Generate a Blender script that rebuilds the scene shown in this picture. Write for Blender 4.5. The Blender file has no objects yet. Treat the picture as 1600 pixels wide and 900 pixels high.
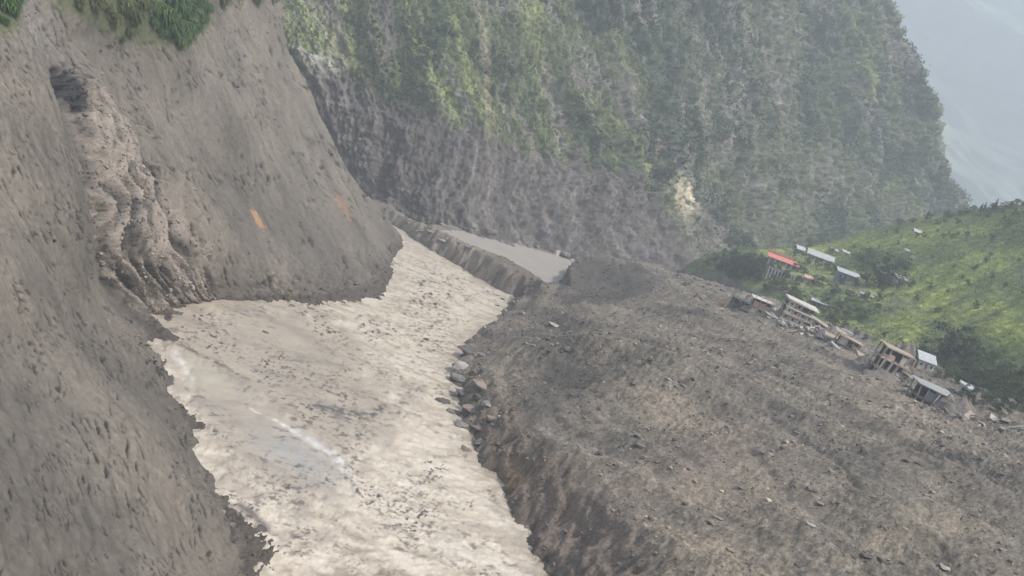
import bpy, bmesh, math, random
import numpy as np
from mathutils import Matrix, Vector
random.seed(7)
rng = np.random.default_rng(11)
SC = bpy.context.scene
COL = SC.collection

# ------------------------------------------------------------------ camera
F_PX = 1537.0                     # focal length in pixels of a 1600 px wide frame
PITCH = math.radians(8.9)
ROLL = math.radians(20.0)         # the photographer held the phone tilted
CAMZ = 60.0                       # metres above the river
cam_d = bpy.data.cameras.new('camera')
cam_d.sensor_width = 36.0
cam_d.lens = 36.0 * F_PX / 1600.0
cam_d.clip_start = 0.5
cam_d.clip_end = 20000.0
cam = bpy.data.objects.new('camera', cam_d)
COL.objects.link(cam)
SC.camera = cam
_F = Vector((0, math.cos(PITCH), -math.sin(PITCH)))
_U0 = Vector((0, math.sin(PITCH), math.cos(PITCH)))
_R0 = Vector((1, 0, 0))
_R = _R0 * math.cos(ROLL) + _U0 * math.sin(ROLL)
_U = _U0 * math.cos(ROLL) - _R0 * math.sin(ROLL)
mw = Matrix(((_R.x, _U.x, -_F.x, 0), (_R.y, _U.y, -_F.y, 0), (_R.z, _U.z, -_F.z, CAMZ), (0, 0, 0, 1)))
cam.matrix_world = mw

# ------------------------------------------------------------------ sky, sun, exposure
SUN_EL, SUN_AZ = math.radians(52), math.radians(118)     # azimuth clockwise from +Y (view direction)
w = bpy.data.worlds.new('World'); SC.world = w; w.use_nodes = True
nt = w.node_tree
bg = nt.nodes['Background']
sky = nt.nodes.new('ShaderNodeTexSky')
sky.sky_type = 'NISHITA'; sky.sun_disc = False
sky.sun_elevation = SUN_EL; sky.sun_rotation = SUN_AZ
sky.air_density = 1.0; sky.dust_density = 3.0; sky.ozone_density = 1.0
nt.links.new(sky.outputs[0], bg.inputs[0])
bg.inputs[1].default_value = 0.13
sl = bpy.data.lights.new('sun', 'SUN'); sl.energy = 2.6; sl.angle = math.radians(4); sl.color = (1, 0.94, 0.87)
so = bpy.data.objects.new('sun', sl); COL.objects.link(so)
sd = Vector((math.sin(SUN_AZ) * math.cos(SUN_EL), math.cos(SUN_AZ) * math.cos(SUN_EL), math.sin(SUN_EL)))
so.rotation_euler = sd.to_track_quat('Z', 'Y').to_euler()
so.location = (100, -50, 300)
SC.view_settings.view_transform = 'Standard'
SC.view_settings.look = 'None'
SC.view_settings.gamma = 1.0
SC.view_settings.exposure = 1.0
SC.cycles.max_bounces = 6
SC.cycles.diffuse_bounces = 3
SC.cycles.volume_bounces = 1
SC.cycles.filter_width = 1.5
HAZE_DENSITY = 0.00042

# ------------------------------------------------------------------ picture <-> world helpers
cp, sp, cr, sr = math.cos(PITCH), math.sin(PITCH), math.cos(ROLL), math.sin(ROLL)
def ray(px, py):
    dx = np.asarray(px, float) - 800; dy = np.asarray(py, float) - 450
    h = dx * cr + dy * sr
    v = dx * sr - dy * cr
    y = F_PX * cp + v * sp
    z = -F_PX * sp + v * cp
    return h / y, z / y                       # per metre of forward distance
def atY(px, py, Y):
    a, b = ray(px, py); Y = np.asarray(Y, float)
    return np.stack([a * Y, Y + 0 * a, CAMZ + b * Y], -1)
def atZ(px, py, z):
    a, b = ray(px, py)
    Y = (z - CAMZ) / b
    return np.stack([a * Y, Y, z + 0 * Y], -1)
def proj(P):
    X, Y, Z = P[..., 0], P[..., 1], P[..., 2] - CAMZ
    d = Y * cp - Z * sp
    v = (Y * sp + Z * cp) / d * F_PX
    h = X / d * F_PX
    return 800 + h * cr + v * sr, 450 + h * sr - v * cr

# ------------------------------------------------------------------ noise
_perm = np.random.default_rng(3).permutation(256).astype(np.int64)
_perm = np.concatenate([_perm, _perm])
_ang = np.random.default_rng(4).normal(size=(256, 3)); _ang /= np.linalg.norm(_ang, axis=1)[:, None]
def perlin(x, y, z=0.0):
    x = np.asarray(x, float); y = np.asarray(y, float) + 0 * x; z = np.asarray(z, float) + 0 * x
    xi, yi, zi = np.floor(x).astype(np.int64), np.floor(y).astype(np.int64), np.floor(z).astype(np.int64)
    xf, yf, zf = x - xi, y - yi, z - zi
    xi &= 255; yi &= 255; zi &= 255
    u, v, w_ = [t * t * t * (t * (t * 6 - 15) + 10) for t in (xf, yf, zf)]
    def g(a, b, c):
        hsh = _perm[_perm[_perm[(xi + a) & 255] + ((yi + b) & 255)] + ((zi + c) & 255)]
        G = _ang[hsh]
        return G[..., 0] * (xf - a) + G[..., 1] * (yf - b) + G[..., 2] * (zf - c)
    x00 = g(0, 0, 0) * (1 - u) + g(1, 0, 0) * u
    x10 = g(0, 1, 0) * (1 - u) + g(1, 1, 0) * u
    x01 = g(0, 0, 1) * (1 - u) + g(1, 0, 1) * u
    x11 = g(0, 1, 1) * (1 - u) + g(1, 1, 1) * u
    return 1.6 * ((x00 * (1 - v) + x10 * v) * (1 - w_) + (x01 * (1 - v) + x11 * v) * w_)
def fbm(x, y, z=0.0, o=4, gain=0.5):
    s, a, f = 0, 1.0, 1.0
    for i in range(o):
        s = s + a * perlin(x * f + 17.3 * i, y * f + 5.1 * i, z * f + 9.7 * i); a *= gain; f *= 2.03
    return s
def ridged(x, y, z=0.0, o=4, gain=0.5):
    s, a, f = 0, 1.0, 1.0
    for i in range(o):
        s = s + a * (1 - 2.2 * np.abs(perlin(x * f + 31.7 * i, y * f + 3.3 * i, z * f + 1.9 * i))); a *= gain; f *= 2.03
    return s
def sstep(a, b, x):
    t = np.clip((x - a) / (b - a), 0, 1); return t * t * (3 - 2 * t)
def blob(px, py, cx, cy, rx, ry, ang=0):
    c, s = math.cos(math.radians(ang)), math.sin(math.radians(ang))
    dx, dy = px - cx, py - cy
    return np.exp(-(((dx * c + dy * s) / rx) ** 2 + ((-dx * s + dy * c) / ry) ** 2))
def pdist(X, Y, pts):
    """distance to a polyline and side sign (+ right of the travel direction)"""
    best = np.full(np.shape(X), 1e9); side = np.ones(np.shape(X))
    for (x0, y0), (x1, y1) in zip(pts[:-1], pts[1:]):
        dx, dy = x1 - x0, y1 - y0
        t = np.clip(((X - x0) * dx + (Y - y0) * dy) / (dx * dx + dy * dy), 0, 1)
        d = np.hypot(X - x0 - t * dx, Y - y0 - t * dy)
        s = np.where((X - x0) * dy - (Y - y0) * dx >= 0, 1.0, -1.0)
        m = d < best - 1e-9
        best = np.where(m, d, best); side = np.where(m, s, side)
    return best, side
def inpoly(X, Y, pts):
    r = np.zeros(np.shape(X), bool); n = len(pts)
    for i in range(n):
        x0, y0 = pts[i]; x1, y1 = pts[(i + 1) % n]
        if y0 == y1: continue
        c = ((y0 > Y) != (y1 > Y)) & (X < (x1 - x0) * (Y - y0) / (y1 - y0) + x0)
        r ^= c
    return r
class TPS:
    def __init__(s, x, y, v, sc, lam=0.0):
        s.sc = sc; s.x = np.asarray(x, float) / sc; s.y = np.asarray(y, float) / sc
        n = len(s.x)
        K = s.k(np.hypot(s.x[:, None] - s.x, s.y[:, None] - s.y)) + lam * np.eye(n)
        Pm = np.stack([np.ones(n), s.x, s.y], 1)
        A = np.block([[K, Pm], [Pm.T, np.zeros((3, 3))]])
        s.w = np.linalg.solve(A, np.concatenate([v, np.zeros(3)]))
    @staticmethod
    def k(r):
        return np.where(r > 1e-9, r * r * np.log(np.maximum(r, 1e-9)), 0)
    def __call__(s, x, y):
        x = np.asarray(x, float) / s.sc; y = np.asarray(y, float) / s.sc
        out = s.w[-3] + s.w[-2] * x + s.w[-1] * y
        for i in range(len(s.x)):
            r2 = (x - s.x[i]) ** 2 + (y - s.y[i]) ** 2 + 1e-12
            out = out + s.w[i] * 0.5 * r2 * np.log(r2)
        return out

# ------------------------------------------------------------------ mesh + material helpers
def raw_mesh(name, V, Fc, col=None, smooth=True):
    V = np.ascontiguousarray(V, dtype=np.float32).reshape(-1, 3)
    Fc = np.ascontiguousarray(Fc, dtype=np.int32)
    n, k = Fc.shape
    me = bpy.data.meshes.new(name)
    me.vertices.add(len(V)); me.vertices.foreach_set('co', V.ravel())
    me.loops.add(n * k); me.loops.foreach_set('vertex_index', Fc.ravel())
    me.polygons.add(n); me.polygons.foreach_set('loop_start', np.arange(0, n * k, k, dtype=np.int32))
    me.update(calc_edges=True)
    me.polygons.foreach_set('use_smooth', np.full(n, smooth))
    if col is not None:
        a = me.color_attributes.new('tint', 'FLOAT_COLOR', 'POINT')
        c4 = np.ones((len(V), 4), np.float32); c4[:, :3] = np.asarray(col).reshape(-1, 3)
        a.data.foreach_set('color', c4.ravel())
    return me
def link(name, me, m, parent=None, **props):
    o = bpy.data.objects.new(name, me); COL.objects.link(o)
    if m is not None and me is not None:
        if not me.materials: me.materials.append(m)
    if parent: o.parent = parent
    for k_, v_ in props.items(): o[k_] = v_
    return o
def grid_faces(r, c):
    i = np.arange(r * c).reshape(r, c)
    return np.stack([i[:-1, :-1], i[:-1, 1:], i[1:, 1:], i[1:, :-1]], -1).reshape(-1, 4)
def gnormals(P):
    a = np.gradient(P, axis=1); b = np.gradient(P, axis=0)
    n = np.cross(a, b); n /= np.linalg.norm(n, axis=-1)[..., None] + 1e-12
    return n
def mix(a, b, t):
    return a + (b - a) * t[..., None]
def C(*a): return np.array(a, float)

def material(name, base=None, rough=0.9, var=0.18, scale=1.0, bump=0.3, bdist=0.1, attr=True, spec=0.25, translucent=0.0, detail=6, metal=0.0):
    m = bpy.data.materials.new(name); m.use_nodes = True
    t = m.node_tree; N = t.nodes; L = t.links
    b = N['Principled BSDF']
    b.inputs['Roughness'].default_value = rough
    b.inputs['Specular IOR Level'].default_value = spec
    b.inputs['Metallic'].default_value = metal
    tc = N.new('ShaderNodeTexCoord')
    nz = N.new('ShaderNodeTexNoise'); nz.inputs['Scale'].default_value = scale; nz.inputs['Detail'].default_value = detail
    nz.inputs['Roughness'].default_value = 0.65
    L.new(tc.outputs['Object'], nz.inputs['Vector'])
    mr = N.new('ShaderNodeMapRange')
    mr.inputs['From Min'].default_value = 0.3; mr.inputs['From Max'].default_value = 0.7
    mr.inputs['To Min'].default_value = 1 - var; mr.inputs['To Max'].default_value = 1 + var
    L.new(nz.outputs['Fac'], mr.inputs['Value'])
    mul = N.new('ShaderNodeVectorMath'); mul.operation = 'SCALE'
    if attr:
        at = N.new('ShaderNodeAttribute'); at.attribute_name = 'tint'
        if base is not None:
            m2 = N.new('ShaderNodeVectorMath'); m2.operation = 'MULTIPLY'
            L.new(at.outputs['Color'], m2.inputs[0]); m2.inputs[1].default_value = base
            L.new(m2.outputs[0], mul.inputs[0])
        else:
            L.new(at.outputs['Color'], mul.inputs[0])
    else:
        mul.inputs[0].default_value = base
    L.new(mr.outputs[0], mul.inputs['Scale'])
    L.new(mul.outputs[0], b.inputs['Base Color'])
    if bump:
        bp = N.new('ShaderNodeBump'); bp.inputs['Strength'].default_value = bump; bp.inputs['Distance'].default_value = bdist
        L.new(nz.outputs['Fac'], bp.inputs['Height']); L.new(bp.outputs[0], b.inputs['Normal'])
    if translucent:
        tr = N.new('ShaderNodeBsdfTranslucent'); L.new(mul.outputs[0], tr.inputs[0])
        mx = N.new('ShaderNodeMixShader'); mx.inputs[0].default_value = translucent
        L.new(b.outputs[0], mx.inputs[1]); L.new(tr.outputs[0], mx.inputs[2])
        L.new(mx.outputs[0], N['Material Output'].inputs['Surface'])
    return m
M_ROCK = material('slope_earth', scale=1.3, var=0.22, bump=0.45, bdist=0.25, detail=8)
M_CLIFF = material('cliff_rock', scale=0.3, var=0.42, bump=0.9, bdist=1.4, detail=8)
M_FAN = material('debris_gravel', scale=1.7, var=0.42, bump=1.0, bdist=0.35, detail=8)
M_HILL = material('hill_soil', scale=0.35, var=0.3, bump=0.5, bdist=0.4)
M_FAR = material('far_mountain_forest', scale=0.02, var=0.3, bump=0.5, bdist=10)
M_WATER = material('silty_water', scale=0.6, var=0.08, bump=0.3, bdist=0.12, rough=0.34, spec=0.4)
M_LEAF = material('leaves', scale=0.6, var=0.25, bump=0, rough=0.7, translucent=0.4, spec=0.15)
M_STONE = material('stone', scale=1.5, var=0.2, bump=0.5, bdist=0.1)

# ================================================================== LEFT SLOPE
def waterY(px, py, z=0.0):
    return atZ(px, py, z)[..., 1]
edge_pts = [(-320, 380), (-100, 425), (0, 436), (45, 436), (90, 450), (130, 474), (200, 510), (260, 541), (300, 562),
            (345, 598), (372, 622), (400, 614), (440, 602), (470, 640), (600, 720), (900, 800), (1250, 860)]
lp = [(-350, -300, 120), (0, -300, 185), (250, -300, 250), (400, -300, 360), (-350, 0, 105), (0, 0, 158), (70, 0, 170),
      (170, 0, 205), (260, 0, 240), (350, 0, 300), (436, 0, 375), (110, 130, 170), (165, 130, 195), (140, 300, 160), (205, 300, 186),
      (300, 200, 225), (400, 300, 253), (480, 200, 330), (550, 300, 352), (600, 350, 395), (450, 430, 243), (-350, 450, 75),
      (0, 450, 113), (-350, 900, 36), (0, 900, 64), (180, 470, 168), (-350, 1250, 22), (0, 1250, 45), (200, 700, 112), (200, 900, 84),
      (100, 560, 125), (330, 420, 212), (250, 420, 188)]
for q in [(385, 900), (368, 800), (330, 700), (298, 620), (262, 548), (238, 505), (290, 472), (420, 468), (500, 470), (560, 462), (602, 437), (622, 385), (430, 1100)]:
    lp.append((q[0], q[1], float(waterY(*q))))
for q in [(480, 900), (470, 750), (430, 640), (350, 560), (460, 540), (600, 520), (650, 450), (690, 380), (700, 640), (800, 900)]:
    lp.append((q[0], q[1], float(waterY(*q)) * 1.10))
lp = np.array(lp, float)
tL = TPS(lp[:, 0], lp[:, 1], 1000.0 / lp[:, 2], 400, 1e-4)
NR, NC = 760, 560
pyg = np.linspace(-300, 1250, NR)[:, None] * np.ones((1, NC))
ex = np.interp(pyg[:, 0], [e[0] for e in edge_pts], [e[1] for e in edge_pts])
s = np.linspace(0, 1, NC)[None, :]
pxg = -350 + (ex[:, None] + 350) * s
Yg = 1000.0 / np.maximum(tL(pxg, pyg), 0.8)
Yg = np.minimum(Yg, 520)
P = atY(pxg, pyg, Yg)
# the shoulder turns away from the viewer past the skyline of the slope
nb = 40
k = np.linspace(0, 1, nb + 1)[1:]
last = P[:, -1]
drift = (np.array([-0.25, 1.0, 0.0])[None] * (k[:, None] ** 1.2) * 110 + np.array([0, 0, -1.0]) * (k[:, None] ** 1.6) * 45)
back = last[:, None, :] + drift[None] + np.array([1.0, 0, 0]) * (np.sin(k * math.pi) * 2.0)[None, :, None]
P = np.concatenate([P, back], 1)
pxg, pyg = proj(P)
n = gnormals(P)
n *= np.sign(np.sum(n * (np.array([0, 0, CAMZ + 60]) - P), -1, keepdims=True))[:, :1]
X, Y, Z = P[..., 0], P[..., 1], P[..., 2]
# streaks run down the fall line of the slope
fl = X * 0.5 + Z * 0.9
gul, _ = pdist(pxg, pyg, [(60, -60), (105, 90), (140, 200), (175, 330), (200, 430), (245, 520)])
gul2, _ = pdist(pxg, pyg, [(150, 60), (190, 190), (245, 300), (285, 400), (310, 470)])
g1 = np.exp(-(gul / 30) ** 2); g2 = np.exp(-(gul2 / 26) ** 2)
zone = inpoly(pxg + 10 * perlin(pxg / 25, pyg / 40, 1.0), pyg, [(108, 95), (150, 120), (182, 180), (225, 250), (268, 330), (315, 400), (330, 462), (290, 500), (240, 520), (205, 450), (172, 340), (138, 205)]).astype(float)
for _ in range(6): zone[:, 1:-1] = (zone[:, :-2] + zone[:, 1:-1] + zone[:, 2:]) / 3
zone = zone * 1.0
big = fbm(X / 45, Y / 45, Z / 45, 3)
mid = fbm(Y / 11, fl / 26, X / 30, 4)
rills = ridged((Y + 0.3 * X) / 7.0, Z / 42, 0.3, 3)
_g, _s = pdist(pxg, pyg, [(60, -60), (105, 90), (140, 200), (175, 330), (205, 440), (250, 530)])
sg = -_g * _s if True else 0
warp = 9 * perlin(pxg / 40, pyg / 55, 3.0)
rockz = 0.8 * ridged((sg + warp) / 15, pyg / 110, 2.2, 3, 0.55) - 0.15
rockf = fbm((sg + warp) / 4.5, pyg / 34, 5.2, 4, 0.6)
fine = fbm(X / 1.6, Y / 1.6, Z / 1.6, 5, 0.62)
dist = Y / 150
fut = sstep(380, 470, pyg) * sstep(330, 420, pxg) * (pxg < 640)
cy, cx_ = pyg + 0.0, pxg + 0.0
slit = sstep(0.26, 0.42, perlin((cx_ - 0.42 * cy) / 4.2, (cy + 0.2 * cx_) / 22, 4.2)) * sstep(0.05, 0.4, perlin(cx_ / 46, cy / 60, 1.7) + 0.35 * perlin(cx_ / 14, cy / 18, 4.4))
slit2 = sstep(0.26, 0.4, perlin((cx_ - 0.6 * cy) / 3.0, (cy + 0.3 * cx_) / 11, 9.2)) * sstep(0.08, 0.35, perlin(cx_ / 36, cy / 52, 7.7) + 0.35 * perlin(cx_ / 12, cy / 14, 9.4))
disp = 2.6 * big + 0.55 * mid + 0.16 * rills + 0.12 * fine * dist * sstep(-1, 8, Z) - 0.3 * dist * slit - 0.2 * dist * slit2
near_side = sstep(6, -8, sg) * np.exp(-(np.minimum(sg, 0) / 90) ** 2) * sstep(60, 150, pyg) * sstep(440, 340, pyg)
disp += zone * (1.7 * rockz - 0.6) + 2.6 * near_side - 3.0 * g1 * (1 - sstep(450, 520, pyg)) - 1.6 * g2
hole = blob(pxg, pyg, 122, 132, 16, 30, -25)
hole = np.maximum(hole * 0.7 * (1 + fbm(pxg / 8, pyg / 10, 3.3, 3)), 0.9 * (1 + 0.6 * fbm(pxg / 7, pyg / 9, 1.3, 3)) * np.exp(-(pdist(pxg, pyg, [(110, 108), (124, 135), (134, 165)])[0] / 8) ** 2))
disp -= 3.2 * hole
disp += fut * 1.0 * ridged((pxg - 0.2 * pyg) / 9, pyg / 22, 7.0, 4, 0.6)
rimd, _ = pdist(pxg + 3 * perlin(pxg / 9, pyg / 9, 5.0), pyg, [(196, 440), (222, 500), (254, 548), (285, 620), (312, 672)])
rimd2, _ = pdist(pxg, pyg, [(352, 790), (358, 850)])
rimk = np.maximum(np.exp(-(rimd / 7) ** 2), np.exp(-(rimd2 / 6) ** 2)) * sstep(-0.6, 0.2, fbm(pxg / 8, pyg / 14, 6.0, 3))
disp -= 0.7 * rimk
foot = np.exp(-(np.maximum(Z, 0) / 5.0) ** 2)
disp += foot * 0.5 * ridged(X / 8, Y / 8, Z / 5, 4)
P = P + n * disp[..., None]
c_base = C(0.156, 0.138, 0.117)
colr = np.ones(P.shape) * c_base
tone = fbm(X / 30, Y / 30, Z / 30, 4)
colr = mix(colr, C(0.124, 0.110, 0.094), sstep(-0.1, 0.5, tone))
colr = mix(colr, C(0.194, 0.169, 0.140), sstep(0.0, 0.6, -tone) * 0.8)
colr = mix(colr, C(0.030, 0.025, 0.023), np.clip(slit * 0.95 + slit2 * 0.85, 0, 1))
wht, _ = pdist(pxg, pyg, [(138, 145), (150, 200), (165, 250), (178, 300)])
colr = colr * (1 + 0.16 * np.clip(fine, -1, 1) + 0.14 * np.clip(perlin((pxg - 0.4 * pyg) / 4, pyg / 9, 2.0), -1, 1))[..., None]
colr = mix(colr, C(0.055, 0.046, 0.042), rimk * 0.8)
colr = mix(colr, C(0.065, 0.055, 0.050), fut * sstep(0.0, 0.5, fbm((pxg - 0.2 * pyg) / 7, pyg / 16, 15.0, 3)) * 0.75)
pale = np.maximum(sstep(0.2, 0.9, rockz + 0.7 * rockf) * zone, np.exp(-(wht / 9) ** 2))
colr = mix(colr, C(0.30, 0.258, 0.222), pale * 0.85)
colr = mix(colr, C(0.050, 0.043, 0.041), sstep(-0.15, 0.25, -rockz - 0.9 * rockf) * zone * 0.9)
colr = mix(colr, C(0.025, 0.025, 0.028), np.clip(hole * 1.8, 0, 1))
spk = fbm(pxg / 5, pyg / 7, 3.1, 3)
colr = mix(colr, C(0.42, 0.40, 0.37), np.clip(blob(pxg, pyg, 492, 98, 34, 11, 18) * 1.3, 0, 1) * sstep(-0.4, 0.2, spk))
colr = mix(colr, C(0.42, 0.24, 0.13), sstep(0.35, 0.7, blob(pxg, pyg, 401, 342, 9, 26, -32) * (1 + 0.7 * spk)) * 0.75)
colr = mix(colr, C(0.34, 0.21, 0.14), sstep(0.3, 0.8, blob(pxg, pyg, 532, 322, 7, 30, -22) * (1 + 0.8 * spk)) * 0.6)
colr = mix(colr, C(0.25, 0.24, 0.235), blob(pxg, pyg, 60, 20, 45, 90, -20) * sstep(-0.3, 0.4, spk) * 0.7)
# damp, freshly cut foot
streakc = fbm((pxg - 0.42 * pyg + 8 * perlin(pxg / 50, pyg / 50, 8.0)) / 9, pyg / 85, 12.1, 4, 0.55)
colr = colr * (1 - 0.20 * sstep(0.1, 0.6, streakc) + 0.10 * sstep(0.05, 0.6, -streakc))[..., None]
colr = mix(colr, C(0.085, 0.072, 0.062), foot * 0.45 * sstep(-0.5, 0.5, fine))
colr = mix(colr, C(0.075, 0.063, 0.054), sstep(1.3, 0.3, Z) * 0.8)
lgreen = (np.clip(1.4 * blob(pxg, pyg, 262, 8, 58, 72, -15), 0, 1) + np.clip(1.3 * blob(pxg, pyg, 5, 12, 32, 44), 0, 1)
          + 0.8 * blob(pxg, pyg, 140, 2, 50, 26) + 0.9 * blob(pxg, pyg, 190, 20, 40, 45) + 0.8 * (pyg < -30) * (pxg < 460))
lg = sstep(0.35, 0.7, lgreen + 0.35 * spk)
colr = mix(colr, C(0.085, 0.10, 0.045), lg * 0.8)
colr = colr * np.array([0.90, 0.895, 0.865])
left_P, left_n, left_px, left_py, left_green = P, n, pxg, pyg, lg
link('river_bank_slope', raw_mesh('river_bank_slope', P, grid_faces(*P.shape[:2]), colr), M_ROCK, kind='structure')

# ================================================================== GROUND: debris fan, banks, river bed
bank_px = [(930, 1250), (885, 1050), (845, 900), (805, 820), (772, 760), (742, 705), (716, 655), (703, 610), (700, 575), (716, 540), (752, 512),
           (786, 484), (806, 466), (768, 448), (735, 428), (700, 408), (655, 380), (625, 360), (600, 343), (570, 330)]
bank = [tuple(atZ(a, b, 0.0)[:2]) for a, b in bank_px]
fan_pts = [(870, 900, 6), (1000, 900, 9), (1200, 900, 12.5), (1400, 900, 17), (1600, 900, 22), (1900, 1000, 26), (1000, 1200, 8), (1500, 1300, 16),
           (820, 740, 6.5), (765, 620, 5.5), (790, 560, 5), (850, 500, 5.5), (900, 540, 12.5), (862, 600, 6.8), (890, 690, 8), (1000, 700, 12.5),
           (1100, 650, 16), (1200, 700, 18), (1300, 650, 22), (1400, 750, 23), (1600, 750, 28), (1600, 655, 32), (1500, 645, 30), (1400, 600, 29),
           (1330, 550, 27), (1250, 515, 26), (1180, 490, 24), (1120, 455, 22), (1050, 500, 18), (1010, 590, 17.5), (930, 542, 15.5), (920, 500, 9.5), (1150, 580, 20),
           (735, 387, 8.8), (790, 407, 9.0), (840, 428, 9.0), (866, 446, 9.4), (885, 440, 10.5), (690, 385, 4.5), (640, 352, 4), (690, 368, 7), (770, 388, 5), (820, 408, 4), (862, 428, 4), (885, 412, 4), (850, 395, 4),
           (893, 432, 12), (912, 416, 14), (935, 408, 17.5), (965, 410, 18.5), (1000, 417, 19), (1050, 432, 20), (900, 468, 6), (1000, 476, 14.5), (955, 452, 11), (890, 462, 6.5)]
fp = np.array([tuple(atZ(a, b, float(z))) for a, b, z in fan_pts])
extra = np.array([(200, 500, 26), (60, 560, 8), (150, 600, 18), (330, 420, 34), (320, 250, 36), (180, 140, 32), (0, 560, 7), (-60, 500, 6), (110, 60, 30), (40, 40, 6)], float)
fp = np.concatenate([fp, extra])
tF = TPS(fp[:, 0], fp[:, 1], fp[:, 2], 150, 1e-4)
NR, NC = 760, 860
Yr = np.exp(np.linspace(math.log(42), math.log(640), NR))[:, None] * np.ones((1, NC))
Xr = np.linspace(-0.42, 1.05, NC)[None, :] * Yr
d, sgn = pdist(Xr, Yr, bank)
d = d * sgn
d = d + 2.2 * fbm(Xr / 9, Yr / 9, 2.0, 4)
z0 = tF(Xr, Yr)
gp = np.stack([Xr, Yr, z0], -1); gpx, gpy = proj(gp)
undul = 1.2 * fbm(Xr / 24, Yr / 24, 0, 3)
acr, alg = .81 * Xr + .59 * Yr, .59 * Xr - .81 * Yr
gulf = ridged((acr + 3 * perlin(Xr / 25, Yr / 25, 4.0)) / 7.5, alg / 38, 3, 4)
farf = sstep(60, 10, np.abs(gpx - 800)) * 0
z1 = z0 + undul + 0.5 * gulf + 2.0 * ridged((acr + 5 * perlin(Xr / 40, Yr / 40, 14.0)) / 26, alg / 90, 23, 2) + 0.42 * fbm(Xr / 4.0, Yr / 4.0, 1, 4, 0.6)
rub = fbm(Xr / 1.1, Yr / 1.1, 5, 4, 0.7)
rubm = 0.5 + 0.9 * sstep(-0.3, 0.5, fbm(Xr / 30, Yr / 30, 9, 2))
z1 += 0.30 * rub * rubm * np.clip(Yr / 170, 0.6, 1.5)
# individual lumps, pits and scarps seen in the photograph
z1 += 1.0 * blob(gpx, gpy, 905, 520, 32, 40, 0) - 0.6 * blob(gpx, gpy, 1440, 722, 52, 9, 12)
cut, cs = pdist(gpx, gpy, [(1370, 608), (1420, 630), (1480, 652), (1530, 662), (1600, 668)])
z1 -= 1.3 * np.exp(-(cut / 5) ** 2)
pitd, _ = pdist(gpx, gpy, [(1398, 707), (1410, 700), (1455, 714), (1502, 727), (1440, 725), (1398, 707)])
z1 -= np.where(inpoly(gpx, gpy, [(1398, 707), (1410, 700), (1455, 714), (1502, 727), (1440, 725)]), 2.6 * sstep(0, 5, pitd), 0)
cut2, _ = pdist(gpx, gpy, [(1165, 715), (1190, 738), (1212, 765), (1228, 768)])
cut3, _ = pdist(gpx, gpy, [(1200, 668), (1262, 705), (1310, 745), (1330, 785)])
cut4, _ = pdist(gpx, gpy, [(1085, 780), (1130, 805), (1180, 830), (1230, 850)])
cut5, _ = pdist(gpx, gpy, [(1370, 790), (1430, 830), (1500, 870)])
cut6, _ = pdist(gpx, gpy, [(780, 600), (815, 660), (830, 700)])
z1 -= 0.9 * np.exp(-(cut2 / 6) ** 2) + 0.8 * np.exp(-(cut3 / 4) ** 2) + 1.4 * np.exp(-(cut4 / 12) ** 2) + 0.7 * np.exp(-(cut5 / 6) ** 2) + 1.6 * np.exp(-(cut6 / 14) ** 2)
pond = [tuple(atZ(a, b, 7.7)[:2]) for a, b in [(688, 360), (735, 384), (790, 404), (825, 424), (862, 448), (908, 415), (880, 402), (800, 380), (750, 362)]]
dp, _ = pdist(Xr, Yr, pond + [pond[0]])
ip = inpoly(Xr, Yr, pond)
sdp = np.where(ip, -dp, dp) + 0.6 * fbm(Xr / 4, Yr / 4, 2, 2)
z1 = np.where(sdp < 0, np.minimum(z1, 7.7 + 0.5 * sdp), z1)
fr = (sdp >= 0) & (sdp < 18) & (gpx < 885)
z1 = np.where(fr, np.minimum(z1, 8.15 + 0.03 * sdp + 0.3 * fbm(Xr / 4, Yr / 4, 5, 3)), z1)
rim = (sdp >= 0) & (sdp < 7)
z1 = np.where(rim, np.maximum(z1, 7.75 + 0.35 * sstep(0, 1.5, sdp)), z1)
d = d + sstep(300, 345, Yr) * sstep(12, 4, d) * 1.6 * fbm(Xr / 3.5, Yr / 3.5, 22, 4, 0.6)
bnk = ridged(Xr / 4.5, Yr / 4.5, 2, 4, 0.6)
ledge_n = d / 3.4 + 0.8 * fbm(Xr / 6, Yr / 6, 7, 3)
d = np.where((d > 0) & (d < 16), d + 1.5 * ((np.floor(ledge_n) + sstep(0.25, 0.75, ledge_n - np.floor(ledge_n))) - ledge_n) * sstep(0, 2, d) * sstep(16, 10, d), d)
ramp = -2.0 + 0.25 * sstep(250, 200, Yr) * d + (1.05 + 0.9 * sstep(330, 350, Yr)) * d + 0.8 * bnk * sstep(12, 2, d)
kk = 1.6 - 0.9 * sstep(330, 350, Yr)
zg = -kk * np.log(np.exp(-np.clip(z1, -20, 60) / kk) + np.exp(-np.clip(ramp, -40, 60) / kk))
zg = np.where(d < -3, -4.0, np.maximum(zg, -4.0))
G = np.stack([Xr, Yr, zg], -1)
gpx, gpy = proj(G)
gc = np.ones(G.shape) * C(0.172, 0.150, 0.120)
t1 = fbm(Xr / 28, Yr / 28, 4, 5, 0.6)
gc = mix(gc, C(0.136, 0.121, 0.100), sstep(-0.05, 0.5, t1))
gc = mix(gc, C(0.212, 0.182, 0.142), sstep(0.05, 0.6, -t1))
sp1 = fbm(Xr / 1.3, Yr / 1.3, 8, 3, 0.7)
gc = gc * (1 + 0.42 * np.clip(sp1, -1, 1.2))[..., None]
flk = fbm(Xr / 1.8, Yr / 3.0, 3.3, 3)
brd = fbm(Xr / 7, Yr / 9, 6.6, 4, 0.6)
gc = gc * (1 - 0.4 * sstep(0.35, 0.8, flk) + 0.25 * sstep(0.4, 0.8, -flk) - 0.12 * sstep(0.1, 0.6, brd) + 0.10 * sstep(0.1, 0.6, -brd))[..., None]
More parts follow.
